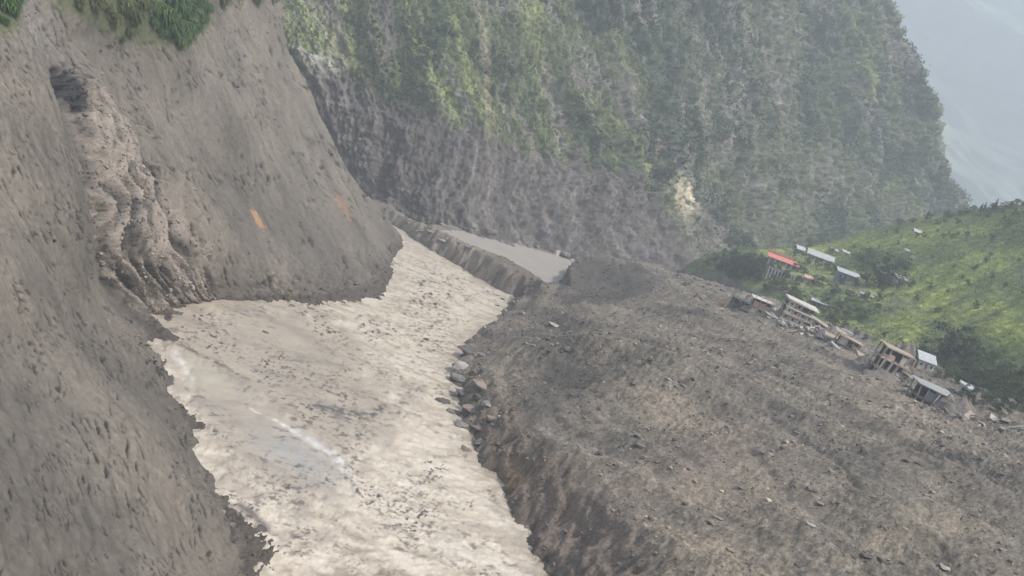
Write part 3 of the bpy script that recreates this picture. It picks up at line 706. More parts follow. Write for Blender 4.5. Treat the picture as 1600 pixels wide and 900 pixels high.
link('cliff_vegetation', raw_mesh('cliff_vegetation', V, Fc, c_, False), M_LEAF, kind='stuff')

# darker tree crowns standing out of the cliff brush
darkw = sstep(0.0, 0.4, fbm(cliff_P[..., 0] / 45, cliff_P[..., 1] / 45, cliff_P[..., 2] / 45, 4) + 0.9 * blob(cliff_px, cliff_py, 1035, 170, 60, 180, 15) + 0.15)
visc = (cliff_px > 430) & (cliff_px < 1530) & (cliff_py > -100) & (cliff_py < 430)
tp, ri, ci = scatter_grid(cliff_P, cliff_green * visc * (0.05 + darkw), 2600)
ts = rng.uniform(1.2, 3.0, len(tp)); tk = np.repeat(np.arange(len(tp)), 34)
dd_ = rng.normal(size=(len(tk), 3)); dd_ /= np.linalg.norm(dd_, axis=1)[:, None]
cen = tp[tk] + dd_ * ts[tk][:, None] * rng.random((len(tk), 1)) ** 0.4 * np.array([0.8, 0.8, 1.2]) + np.array([0, 0, 0.8]) * ts[tk][:, None]
tcol = np.array([0.055, 0.082, 0.040]) * rng.uniform(0.6, 1.6, (len(tp), 1))
V, Fc, c_ = cards(cen, ts[tk] * rng.uniform(0.3, 0.6, len(tk)), tcol[tk] * rng.uniform(0.75, 1.3, (len(tk), 1)))
link('cliff_forest', raw_mesh('cliff_forest', V, Fc, c_, False), M_LEAF, kind='stuff')

# undergrowth on the hill
vis = (hill_px > 1085) & (hill_px < 1720) & (hill_py < 720)
fl_ = np.interp(hill_px, [1070, 1120, 1150, 1220, 1270, 1340, 1400, 1450, 1530, 1600, 2050], [445, 432, 445, 478, 503, 538, 575, 600, 640, 652, 800])
wgt = vis * np.clip(1 - hill_soil * 1.1, 0, 1) * (hill_py < fl_ - 2)
pos, ri, ci = scatter_grid(hill_P, wgt * (0.35 + sstep(-0.4, 0.4, fbm(hill_P[..., 0] / 7, hill_P[..., 1] / 7, 3, 3))), 42000)
sz = rng.uniform(0.35, 1.0, len(pos)) * (1 + 0.9 * hill_dark[ri, ci]) * (1 + 0.6 * (rng.random(len(pos)) < 0.08))
clump = np.repeat(np.arange(len(pos)), 5)
cen = pos[clump] + rng.normal(size=(len(clump), 3)) * sz[clump][:, None] * 0.45 + np.array([0, 0, 1.0]) * sz[clump][:, None] * 0.4
cl_ = hill_c[ri, ci] * rng.uniform(0.65, 1.3, (len(pos), 1)) * np.array([1, 1, 1.0])
V, Fc, c_ = cards(cen, sz[clump] * rng.uniform(0.5, 0.9, len(clump)), cl_[clump], up=0.5)
link('hill_undergrowth', raw_mesh('hill_undergrowth', V, Fc, c_, False), M_LEAF, kind='stuff')

# ------------------------------------------------------------------ stones
ico = bmesh.new(); bmesh.ops.create_icosphere(ico, subdivisions=1, radius=1)
ICO_V = np.array([v.co[:] for v in ico.verts]); ICO_F = np.array([[v.index for v in f.verts] for f in ico.faces]); ico.free()
def stones(pos, size, cols, flat=0.65, rg=rng):
    n_ = len(pos); nv = len(ICO_V)
    V = ICO_V[None] * (1 + 0.28 * rg.normal(size=(n_, nv, 1)).clip(-1.5, 1.5))
    V = V * rg.uniform(0.6, 1.25, (n_, 1, 3)) * np.array([1, 1, flat])
    th = rg.random(n_) * 6.283; c0, s0 = np.cos(th)[:, None], np.sin(th)[:, None]
    x, y = V[..., 0] * c0 - V[..., 1] * s0, V[..., 0] * s0 + V[..., 1] * c0
    V = np.stack([x, y, V[..., 2]], -1) * size[:, None, None] + pos[:, None, :]
    Fc = (np.arange(n_)[:, None, None] * nv + ICO_F[None]).reshape(-1, 3)
    return V.reshape(-1, 3), Fc, np.repeat(cols, nv, 0)
gpx_, gpy_ = proj(G)
wgt = (gpx_ > 560) & (gpx_ < 1640) & (gpy_ < 940) & (gpy_ > 330) & (G[..., 2] > 0.3) & ~((G[..., 2] < 7.6) & (gpy_ < 425) & (gpx_ > 700) & (gpx_ < 905))
# density follows how near the ground is, so stones read at every distance
wd = wgt * (150 / G[..., 1]) ** 1.3 * (0.25 + sstep(-0.3, 0.5, fbm(G[..., 0] / 13, G[..., 1] / 13, 33, 3)) * 1.3)
pos, ri, ci = scatter_grid(G, wd, 30000)
sz = 0.11 * (1 - rng.random(len(pos)) * 0.985) ** -0.42 * np.clip(pos[:, 1] / 150, 0.8, 2.2)
sz = np.clip(sz * 0.85, 0.08, 0.65)
cg = gc[ri, ci] * rng.choice([0.55, 0.8, 1.0, 1.3, 1.9], (len(pos), 1), p=[.15, .25, .25, .2, .15]) * np.array([1, 0.985, 0.96])
V, Fc, c_ = stones(pos, sz, cg)
link('debris_gravel', raw_mesh('debris_gravel', V, Fc, c_, False), M_STONE, kind='stuff')
wl = ((left_px > -40) & (left_px < 640) & (left_py > -20) & (left_py < 920) & (left_P[..., 2] > 0.2)) * (0.08 + 1.5 * zone + 0.8 * (left_P[..., 2] < 3)) * (150 / left_P[..., 1]) ** 1.2
pos, ri, ci = scatter_grid(left_P, wl, 7000)
sz = np.clip(0.10 * (1 - rng.random(len(pos)) * 0.985) ** -0.4 * np.clip(pos[:, 1] / 130, 0.7, 2.2), 0.07, 0.8)
V, Fc, c_ = stones(pos, sz, colr[ri, ci] * rng.uniform(0.8, 1.45, (len(pos), 1)))
link('slope_rubble', raw_mesh('slope_rubble', V, Fc, c_, False), M_STONE, kind='stuff')

# boulders one can point at
def boulder_mesh(seed):
    bm = bmesh.new(); bmesh.ops.create_icosphere(bm, subdivisions=4, radius=1)
    v = np.array([q.co[:] for q in bm.verts]); rg = np.random.default_rng(seed)
    for _ in range(15):                                  # flat broken faces
        nn = rg.normal(size=3); nn /= np.linalg.norm(nn); hgt = rg.uniform(0.48, 0.78)
        dd = v @ nn - hgt; v = v - nn * np.maximum(dd, 0)[:, None] * 0.9
    v = v * rg.uniform(0.8, 1.2, 3) * np.array([1, 1, 0.72])
    v += v * (0.16 * fbm(v[:, 0] * 1.6 + seed, v[:, 1] * 1.6, v[:, 2] * 1.6, 4, 0.6))[:, None]
    for q, c0 in zip(bm.verts, v): q.co = c0
    Fc = np.array([[x.index for x in f.verts] for f in bm.faces]); bm.free()
    col = np.ones((len(v), 3)) * (1 + 0.2 * fbm(v[:, 0] * 3, v[:, 1] * 3, v[:, 2] * 3, 3))[:, None]
    return raw_mesh('boulder', v, Fc, col, True)
BM = [boulder_mesh(s_) for s_ in range(6)]
def stone_mat(nme, c0): return material(nme, base=c0, scale=1.2, var=0.3, bump=0.7, bdist=0.15)
MS = {'grey': stone_mat('grey_rock', (0.20, 0.185, 0.17)), 'pale': stone_mat('pale_rock', (0.36, 0.33, 0.30)), 'dark': stone_mat('dark_wet_rock', (0.10, 0.09, 0.083)),
      'tan': stone_mat('tan_rock', (0.235, 0.19, 0.155)), 'mid': stone_mat('brown_rock', (0.165, 0.142, 0.125))}
BMM = {}
def boulder(px, py, wpx_, kind, label=None, group=None, surf=('debris_fan_ground', 'river_water', 'river_bank_slope', 'cliff_face'), sx=1.0, sz_=1.0, rz=None, tilt=0.0, i=None):
    loc, nor = hit(px, py, surf)
    r_ = wpx_ * loc.y / F_PX / 2
    j = random.randrange(6) if i is None else i
    key = (j, kind)
    if key not in BMM:
        m_ = BM[j].copy(); m_.materials.append(MS[kind]); BMM[key] = m_
    o = bpy.data.objects.new('boulder', BMM[key]); COL.objects.link(o)
    o.location = loc + Vector((0, 0, (0.15 if px > 800 else -0.05) * r_ * sz_)); o.scale = (r_ * sx, r_, r_ * sz_)
    o.rotation_euler = (tilt, tilt * 0.5, random.random() * 6.28 if rz is None else rz)
    return tag(o, label, 'boulder', group)
for q in [(1095, 468, 30, 'mid', 'large rounded boulder at the far edge of the debris, left of the green shack', 1.0, 0.9),
          (1270, 765, 30, 'mid', 'low brown boulder lying alone in the middle of the debris fan', 1.0, 0.6),
          (736, 548, 46, 'dark', 'dark wet boulder at the top of the row along the river edge', 1.2, 0.7),
          (724, 574, 58, 'pale', 'largest pale grey boulder jutting into the river at the bank', 1.0, 0.8),
          (752, 600, 50, 'tan', 'flat tan boulder half buried behind the pale river boulder', 1.1, 0.6),
          (748, 622, 30, 'dark', 'small dark rock wedged below the flat tan boulder', 1.2, 0.7),
          (716, 590, 34, 'grey', 'grey boulder between the pale river boulder and the dark flat rock', 1.1, 0.7),
          (742, 584, 30, 'mid', 'brown boulder behind the pale river boulder, touching it', 1.1, 0.7),
          (764, 582, 26, 'dark', 'dark boulder inland of the flat tan boulder', 1.2, 0.7),
          (722, 612, 26, 'pale', 'small pale boulder at the water line above the brown awash rock', 1.1, 0.6),
          (738, 640, 34, 'tan', 'tan slab like boulder above the cut bank start', 1.3, 0.5),
          (760, 632, 26, 'grey', 'grey boulder between the flat tan boulder and the cut bank rock', 1.1, 0.7),
          (722, 662, 26, 'grey', 'grey boulder at the water line just above the cut bank start', 1.1, 0.6),
          (745, 668, 28, 'mid', 'brown boulder on the bank beside the grey water line boulder', 1.2, 0.6),
          (758, 556, 24, 'grey', 'grey boulder right of the dark wet boulder at the top of the row', 1.2, 0.6),
          (752, 690, 26, 'tan', 'tan rock near the top of the cut bank, lowest of the boulder row', 1.2, 0.6),
          (693, 628, 30, 'dark', 'dark flat rock standing out alone in the white river', 1.3, 0.45),
          (712, 645, 28, 'mid', 'brown rock awash at the river edge below the dark flat rock', 1.2, 0.5),
          (770, 655, 34, 'tan', 'brownish rock on top of the cut bank above the river bend', 1.2, 0.5),
          (728, 702, 22, 'mid', 'small rock at the water line where the cut bank begins', 1.1, 0.7),
          (800, 740, 24, 'tan', 'orange tan rock set in the brown cut bank', 1.0, 0.9),
          (866, 508, 20, 'pale', 'small pale rock on the grey flat beside the river', 1.2, 0.5),
          (770, 458, 20, 'pale', 'white stone at the water line below the pond dam', 1.5, 0.4),
          (869, 398, 17, 'pale', 'left pale block at the foot of the cliff beside the pond', 0.9, 1.1),
          (885, 400, 20, 'grey', 'grey block at the foot of the cliff, right of the pale block', 1.1, 0.9),
          (611, 392, 20, 'dark', 'dark upright knob of rock at the foot of the left slope', 0.9, 1.8),
          (765, 362, 24, 'mid', 'brown boulder under the cliff behind the pond', 1.0, 1.0),
          (742, 355, 16, 'grey', 'grey boulder under the cliff, left of the brown one behind the pond', 1.0, 1.1),
          (672, 362, 16, 'grey', 'grey boulder on the gravel bar near the head of the pond', 1.2, 0.7),
          (693, 376, 18, 'pale', 'pale boulder on the gravel bar at the left end of the pond dam', 1.2, 0.7),
          (597, 338, 18, 'dark', 'dark boulder where the river first appears below the cliff', 1.1, 0.8),
          (1000, 697, 24, 'mid', 'brown rock on the debris right of the pale mud path', 1.3, 0.5),
          (1012, 672, 14, 'grey', 'small grey rock just above the brown rock by the mud path', 1.1, 0.7),
          (1165, 437, 14, 'pale', 'pale stone at the village end of the debris beside dark trees', 1.1, 0.9),
          (1136, 441, 18, 'pale', 'whitish block at the corner of the village trees and debris', 1.0, 1.0),
          (1072, 444, 14, 'dark', 'small dark boulder left of the large rounded boulder', 1.1, 0.8),
          (1265, 820, 16, 'pale', 'small light stone below the low brown boulder', 1.2, 0.6),
          (1352, 870, 22, 'dark', 'dark stone near the bottom right of the debris', 1.3, 0.6),
          (1475, 887, 18, 'pale', 'light stone at the bottom edge of the debris on the right', 1.1, 0.7),
          (1247, 884, 20, 'dark', 'dark stone at the bottom edge under the debris centre', 1.4, 0.5),
          (1413, 664, 9, 'pale', 'tiny white stone on the debris below the tilted slab house', 1.0, 0.8),
          (1470, 675, 9, 'pale', 'tiny pale stone right of the white one below the tilted slab house', 1.2, 0.8),
          (410, 826, 26, 'dark', 'dark jagged rock at the near bank in the foaming river', 1.5, 0.8),
          (362, 822, 22, 'mid', 'dark rock jutting from the foot of the near slope', 0.8, 1.4),
          (414, 519, 12, 'dark', 'lone dark stone on the smooth silt', 1.2, 0.6)]:
    boulder(q[0], q[1], q[2], q[3], q[4], None, sx=q[5], sz_=q[6])
rg2 = random.Random(5)
cnt = 0
while cnt < 70:
    x, y = rg2.uniform(760, 1600), rg2.uniform(480, 895)
    if y < 480 + (x - 1050) * 0.36 + 20 or x < 760 + (y - 500) * 0.3: continue
    boulder(x, y, rg2.choice([5, 5, 6, 7, 8, 12]) * (1 + (y - 480) / 700), rg2.choice(['grey', 'mid', 'mid', 'dark', 'tan']), 'small weathered boulder lying scattered among the gravel of the debris fan', 'small boulders scattered over the debris fan', sz_=rg2.uniform(0.5, 0.9), sx=rg2.uniform(0.8, 1.5)); cnt += 1
bankline = [(704, 600), (712, 640), (738, 690), (752, 715), (775, 752), (800, 800), (825, 840), (845, 880)]
for k_ in range(16):
    t_ = rg2.random() * (len(bankline) - 1.001); i_ = int(t_); f_ = t_ - i_
    x = bankline[i_][0] * (1 - f_) + bankline[i_ + 1][0] * f_ + rg2.uniform(4, 42); y = bankline[i_][1] * (1 - f_) + bankline[i_ + 1][1] * f_ + rg2.uniform(-10, 8)
    boulder(x, y, rg2.uniform(8, 15), rg2.choice(['mid', 'dark', 'mid']), 'rough brown boulder sticking out of the cut bank along the river', 'boulders in the cut river bank', sz_=rg2.uniform(0.5, 0.9), sx=rg2.uniform(0.8, 1.5))
for k_ in range(26):
    x = rg2.uniform(760, 900); y = 478 + (x - 790) * 0.1 + rg2.uniform(-14, 60)
    boulder(x, y, rg2.uniform(6, 13), rg2.choice(['grey', 'dark', 'pale', 'grey']), 'grey stone on the wet flat at the foot of the dark mound', 'stones on the wet flat by the river', sz_=0.55, sx=1.3)
for k_ in range(30):
    x = rg2.uniform(600, 900); y = 337 + (x - 600) * 0.235 + rg2.uniform(-8, 4)
    boulder(x, y, rg2.uniform(5, 11), rg2.choice(['grey', 'mid', 'pale']), 'fallen block lying at the foot of the grey cliff', 'blocks fallen at the foot of the cliff', sz_=0.8)
for k_ in range(34):
    x = rg2.uniform(1060, 1180); y = 428 + (x - 1060) * 0.33 + rg2.uniform(-8, 10)
    boulder(x, y, rg2.uniform(4, 10), rg2.choice(['grey', 'mid', 'pale', 'dark']), 'broken rock in the rubble line below the village trees', 'rocks in the rubble line below the village', surf=('debris_fan_ground', 'green_hillside'), sz_=0.8)

# ------------------------------------------------------------------ trees and shrubs
M_BARK = material('bark', base=(0.12, 0.095, 0.075), attr=False, scale=3, bump=0.5)
def trunk_mesh(h_, r_, seed, limbs=5):
    rg = random.Random(seed); V, Fc = [], []
    def tube(pts, rad, n_=7):
        b0 = len(V)
        for (x, y, z), rr_ in zip(pts, rad):
            for q in range(n_):
                a_ = q * 2 * math.pi / n_; V.append((x + rr_ * math.cos(a_), y + rr_ * math.sin(a_), z))
        for s_ in range(len(pts) - 1):
            for q in range(n_):
                Fc.append((b0 + s_ * n_ + q, b0 + s_ * n_ + (q + 1) % n_, b0 + (s_ + 1) * n_ + (q + 1) % n_, b0 + (s_ + 1) * n_ + q))
    mainp = [(rg.uniform(-.04, .04) * h_ * i_ * 0.5, rg.uniform(-.04, .04) * h_ * i_ * 0.5, -0.6 + i_ * h_ * 0.16) for i_ in range(6)]
    tube(mainp, [r_ * (1 - 0.15 * i_) for i_ in range(6)])
    for l_ in range(limbs):
        s0 = mainp[2 + l_ % 4]; a_ = rg.random() * 6.28; L_ = h_ * rg.uniform(0.2, 0.32)
        pts = [(s0[0] + math.cos(a_) * L_ * t_, s0[1] + math.sin(a_) * L_ * t_, s0[2] + L_ * 0.7 * t_ ** 0.8) for t_ in (0, 0.35, 0.7, 1.0)]
        tube(pts, [r_ * 0.5, r_ * 0.38, r_ * 0.25, r_ * 0.1], 5)
    return raw_mesh('trunk', V, np.array(Fc), None, True)
def crown_mesh(h_, wd_, seed, base, n_=900, conical=False, z0=0.25):
    rg = np.random.default_rng(seed); pts, cols = [], []
    nl = 11
    for l_ in range(nl):
        zz = rg.uniform(z0, 0.92) if not conical else z0 + (0.98 - z0) * (l_ / (nl - 1))
        prof = (1 - zz) ** 0.75 * 1.1 if conical else math.sin(min(1, (zz - z0 * 0.6) / (1 - z0 * 0.6)) * math.pi) ** 0.6
        a_ = rg.random() * 6.28; off = (0.15 if conical else 0.62) * wd_ * prof * rg.random() ** 0.5
        c0 = np.array([math.cos(a_) * off, math.sin(a_) * off, zz * h_])
        R_ = (0.34 if not conical else 0.5) * wd_ * (0.55 + 0.6 * rg.random()) * (prof if conical else 1)
        m_ = n_ // nl
        d_ = rg.normal(size=(m_, 3)); d_ /= np.linalg.norm(d_, axis=1)[:, None]
        rr_ = R_ * rg.random((m_, 1)) ** 0.35
        d_[:, 2] *= 0.7
        pts.append(c0 + d_ * rr_); cols.append(np.ones((m_, 3)) * np.array(base) * rg.uniform(0.7, 1.35) * rg.uniform(0.8, 1.25, (m_, 1)))
    pts = np.concatenate(pts); cols = np.concatenate(cols)
    V, Fc, c_ = cards(pts, rg.uniform(0.3, 0.6, len(pts)) * (h_ / 7) ** 0.5, cols, rg=rg, droop=0.1)
    me_ = raw_mesh('crown', V, Fc, c_, False); me_.materials.append(M_LEAF); return me_
def reg(me_, m_): me_.materials.append(m_); return me_
KIND = {}
for kd, base, wd_, con in [('dark', (0.040, 0.062, 0.034), 0.62, False), ('mid', (0.065, 0.098, 0.038), 0.62, False), ('light', (0.11, 0.15, 0.05), 0.60, False), ('cone', (0.045, 0.068, 0.045), 0.33, True), ('bush', (0.075, 0.11, 0.04), 0.95, False)]:
    KIND[kd] = []
    for s_ in range(3):
        hh = 3.0 if kd == 'bush' else 7.0
        KIND[kd].append((reg(trunk_mesh(hh, 0.035 * hh, s_ * 7 + 1), M_BARK), crown_mesh(hh, wd_ * hh / (1.0 if kd != 'bush' else 1.3), s_ * 13 + len(kd), base, 950 if kd != 'bush' else 600, con, 0.2 if kd != 'bush' else 0.1), hh))
def tree(px, py, hpx, kd, label, group=None, surf=('green_hillside', 'debris_fan_ground'), name='tree', cat='tree', wide=1.0):
    loc, _ = hit(px, py, surf); tm, cm, hh = KIND[kd][random.randrange(3)]
    s_ = hpx * loc.y / F_PX / hh
    r_ = thing(name, label, cat, loc, (random.uniform(-.06, .06), random.uniform(-.06, .06), random.random() * 6.28), group, 1.0)
    r_.scale = (s_ * wide, s_ * wide, s_)
    link('trunk', tm, None, r_); link('crown', cm, None, r_)
    return r_
tree(1478, 560, 62, 'dark', 'largest dark spreading tree at the foot of the bright green terraces', None, wide=1.25, name='broadleaf_tree')
tree(1452, 566, 42, 'dark', 'dark tree just left of the largest dark tree, above the white roofed hut', None, wide=1.2, name='broadleaf_tree')
tree(1505, 566, 44, 'dark', 'dark tree just right of the largest dark tree', None, wide=1.2, name='broadleaf_tree')
tree(1346, 416, 34, 'mid', 'tall olive tree standing above the blue house', None, wide=1.1, name='broadleaf_tree')
for x, y, h_, l_ in [(1352, 448, 34, 'dark blue green tree touching the right end of the blue house'), (1372, 450, 34, 'dark tree second to the right of the blue house'), (1392, 446, 36, 'dark tree left of the grey shed'),
                     (1385, 424, 28, 'dark tree above the thin pale roof'), (1408, 424, 26, 'dark tree directly above the grey shed'), (1368, 432, 24, 'dark tree below the left end of the thin pale roof')]:
    tree(x, y, h_, 'dark', l_, None, wide=1.25, name='broadleaf_tree')
for x, y, h_, k0 in [(1106, 416, 16, 'dark'), (1116, 408, 16, 'mid'), (1138, 428, 22, 'dark'), (1152, 424, 24, 'mid'), (1168, 418, 20, 'dark'), (1178, 430, 26, 'dark'), (1190, 428, 16, 'mid'), (1140, 436, 18, 'dark'), (1122, 425, 26, 'dark'), (1134, 418, 24, 'mid'), (1146, 415, 26, 'dark'), (1158, 428, 32, 'dark'), (1170, 436, 36, 'dark'), (1150, 440, 22, 'mid'), (1176, 420, 26, 'dark'), (1184, 440, 22, 'mid'), (1165, 408, 20, 'mid'), (1188, 412, 18, 'dark'), (1128, 402, 16, 'mid'), (1146, 402, 15, 'dark')]:
    tree(x, y, h_, k0, 'leafy tree in the thicket left of the red roofed house', 'trees in the thicket left of the red roofed house', wide=1.2, name='broadleaf_tree')
for x, y, h_, k0 in [(1246, 424, 16, 'dark'), (1256, 428, 15, 'mid'), (1240, 416, 12, 'dark'), (1228, 466, 22, 'dark'), (1210, 456, 20, 'mid'), (1246, 470, 20, 'mid'), (1196, 455, 16, 'dark'), (1262, 496, 22, 'dark'), (1290, 500, 24, 'dark'), (1305, 490, 22, 'mid'), (1320, 498, 22, 'dark'), (1280, 448, 18, 'mid'), (1300, 462, 20, 'dark'), (1322, 474, 22, 'mid'), (1344, 500, 22, 'dark'), (1366, 490, 18, 'mid')]:
    tree(x, y, h_, k0, 'bushy tree growing among the houses around the terrace wall', 'trees between the village houses', wide=1.35, name='broadleaf_tree')
for x, y, h_, k0 in [(1512, 622, 22, 'dark'), (1536, 634, 22, 'mid'), (1556, 644, 22, 'dark'), (1576, 648, 22, 'mid'), (1518, 596, 24, 'mid'), (1546, 612, 26, 'dark'), (1570, 616, 24, 'mid'), (1594, 622, 24, 'dark'), (1562, 586, 20, 'mid'), (1590, 592, 22, 'dark'), (1500, 600, 26, 'mid'), (1524, 612, 30, 'dark'), (1545, 628, 30, 'mid'), (1566, 632, 26, 'dark'), (1588, 636, 26, 'dark'), (1534, 590, 24, 'mid'), (1560, 600, 24, 'light'), (1584, 608, 24, 'mid'), (1505, 582, 22, 'dark'), (1548, 570, 22, 'mid'), (1578, 578, 20, 'light'), (1600, 590, 22, 'mid'), (1605, 645, 24, 'mid')]:
    tree(x, y, h_, k0, 'thicket tree on the slope right of the tilted slab house', 'thicket trees at the right edge above the debris', wide=1.3, name='broadleaf_tree')
for x, h_ in [(1446, 13), (1452, 7), (1474, 8), (1481, 9), (1500, 8), (1510, 9), (1519, 9), (1530, 11), (1536, 12), (1553, 15), (1549, 8), (1569, 8), (1577, 7), (1586, 9), (1597, 8), (1425, 7), (1404, 8)]:
    y = np.interp(x, rx, ry) + 4
    tree(x, y, h_ + 4, 'cone' if h_ > 10 else 'mid', 'small pointed tree in silhouette on the hill skyline' if h_ > 10 else 'small round tree in silhouette on the hill skyline', 'pointed trees along the hill skyline' if h_ > 10 else 'round trees along the hill skyline', name='skyline_tree', wide=1.3 if h_ > 10 else 1.7)
for x, y, h_ in [(1318, 512, 11), (1334, 526, 11), (1350, 532, 10), (1300, 510, 11), (1420, 560, 11), (1432, 556, 12), (1462, 590, 11), (1476, 592, 12), (1440, 548, 11), (1500, 622, 10), (1520, 634, 11), (1405, 540, 9), (1380, 528, 9), (1204, 424, 11), (1216, 428, 10), (1228, 436, 12), (1248, 446, 12), (1270, 446, 12), (1262, 414, 10), (1276, 418, 11), (1292, 424, 11), (1302, 430, 12), (1312, 446, 12), (1336, 448, 12), (1296, 398, 9), (1240, 400, 9), (1262, 388, 8), (1286, 478, 12), (1262, 484, 12), (1350, 470, 11), (1372, 472, 11), (1400, 452, 12), (1420, 450, 10), (1392, 440, 10), (1430, 372, 7), (1442, 372, 7), (1206, 446, 13), (1222, 452, 13), (1240, 458, 12)]:
    tree(x, y, h_ * 1.45, random.choice(['bush', 'bush', 'dark']), 'leafy bush tucked against the upper village houses', 'bushes tucked round the village houses', name='village_bush', cat='bush')
rg3 = random.Random(9)
for k_ in range(60):
    x = rg3.uniform(1330, 1600); y = rg3.uniform(np.interp(x, rx, ry) + 10, np.interp(x, [1330, 1600], [440, 560]))
    if 1420 < y and False: continue
    tree(x, y, rg3.uniform(6, 12), 'bush', 'low round bush dotted on the open green hillside', 'bushes dotted over the green hillside', name='hillside_bush', cat='bush')

# overhanging shrubs at the top of the bare slope
def shrub_mesh(seed, base, n_=1300):
    rg = np.random.default_rng(seed); V, Fc, cs = [], [], []
    for i_ in range(n_):
        a_ = rg.random() * 6.28; L_ = rg.uniform(0.5, 1.5); st = rg.uniform(0.2, 1.1); o = np.array([rg.normal() * 0.7, rg.normal() * 0.7, rg.uniform(0, 1.5)])
        dx_, dy_ = math.cos(a_), math.sin(a_); w_ = rg.uniform(0.05, 0.11)
        p_ = [o + np.array([dx_ * L_ * t_, dy_ * L_ * t_, st * t_ - 1.1 * t_ * t_ * L_]) for t_ in (0, 0.5, 1.0)]
        sd2 = np.array([-dy_, dx_, 0.3]) * w_; b0 = len(V)
        V += [p_[0] - sd2 * 0.5, p_[0] + sd2 * 0.5, p_[1] + sd2, p_[1] - sd2, p_[2] + sd2 * 0.2, p_[2] - sd2 * 0.2]
        Fc += [(b0, b0 + 1, b0 + 2, b0 + 3), (b0 + 3, b0 + 2, b0 + 4, b0 + 5)]
        c0 = np.array(base) * rg.uniform(0.6, 1.4); cs += [c0] * 6
    me_ = raw_mesh('foliage', np.array(V), np.array(Fc), np.array(cs), False); me_.materials.append(M_LEAF); return me_
SHB = {'green': [shrub_mesh(1, (0.085, 0.150, 0.055)), shrub_mesh(2, (0.11, 0.175, 0.065))], 'olive': [shrub_mesh(3, (0.19, 0.20, 0.08)), shrub_mesh(4, (0.15, 0.17, 0.08))]}
STM = reg(trunk_mesh(2.2, 0.06, 3, 7), M_BARK)
def shrub(px, py, spx, kd, label, group):
    loc, nor = hit(px, py, ('river_bank_slope',)); s_ = spx * loc.y / F_PX / 3.0 * random.uniform(0.6, 1.1)
    r_ = thing('overhanging_shrub', label, 'shrub', loc + nor * 0.0, (0, 0, random.random() * 6.28), group, s_)
    link('stem', STM, None, r_); link('foliage', SHB[kd][random.randrange(2)], None, r_)
for x, y, s_ in [(232, 8, 38), (250, 24, 40), (268, 8, 44), (288, 20, 40), (305, 6, 40), (262, 42, 36), (280, 48, 36), (298, 46, 32), (250, 52, 26), (276, 68, 26), (312, 32, 30), (238, 36, 26), (322, 14, 26), (292, 66, 20)]:
    shrub(x, y, s_, 'green', 'deep green drooping shrub in the clump hanging over the top of the slope', 'deep green shrubs hanging over the top of the slope')
for x, y, s_ in [(122, 6, 28), (145, 4, 28), (165, 12, 26), (188, 10, 32), (205, 28, 30), (200, 50, 24), (190, 62, 16), (218, 8, 28), (176, 30, 22)]:
    shrub(x, y, s_, 'olive', 'olive brown scrubby shrub along the top edge left of the deep green clump', 'olive shrubs along the top edge of the slope')
for x, y, s_ in [(2, 6, 36), (16, 18, 28), (4, 34, 24), (24, 2, 24)]:
    shrub(x, y, s_, 'green', 'bright green shrub in the top left corner above the bare slope', 'green shrubs in the top left corner')
for x, y, s_ in [(345, 0, 22), (372, -4, 22), (398, 0, 22), (424, -2, 24)]:
    shrub(x, y, s_, 'olive', 'grey green shrub on the slope crest right of the deep green clump', 'grey green shrubs on the slope crest')

# ------------------------------------------------------------------ houses and ruins
def pm(nme, c0, **k0):
    a_ = dict(attr=False, scale=1.6, var=0.22, bump=0.3, bdist=0.05); a_.update(k0); return material(nme, base=c0, **a_)
MT = {'red': pm('red_painted_roof', (0.58, 0.19, 0.15), rough=0.6), 'white': pm('white_sheet_roof', (0.40, 0.415, 0.41), rough=0.5), 'plaster': pm('pale_plaster', (0.40, 0.37, 0.33)), 'tan': pm('tan_plaster', (0.34, 0.275, 0.215)),
      'pink': pm('salmon_plaster', (0.50, 0.33, 0.25)), 'conc': pm('bare_concrete', (0.33, 0.31, 0.285)), 'dconc': pm('muddy_concrete', (0.17, 0.15, 0.135)), 'rust': pm('rusty_roof', (0.22, 0.09, 0.07)), 'shade': pm('shade_dark_inner_wall', (0.055, 0.05, 0.047)), 'dark': pm('dark_opening', (0.025, 0.026, 0.03)),
      'blue': pm('blue_painted_wall', (0.17, 0.23, 0.30)), 'green': pm('dark_green_sheet', (0.05, 0.09, 0.08)), 'wood': pm('weathered_timber', (0.20, 0.155, 0.115)), 'grey': pm('grey_roof_sheet', (0.29, 0.29, 0.28), rough=0.5),
      'slate': pm('slate_grey_wall', (0.19, 0.19, 0.21)), 'mud': pm('dried_mud', (0.17, 0.148, 0.128), bump=0.7, bdist=0.2), 'cream': pm('cream_wall', (0.50, 0.46, 0.40))}
WRECK = [False]                     # while a wreck is built its pieces are knocked slightly out of true
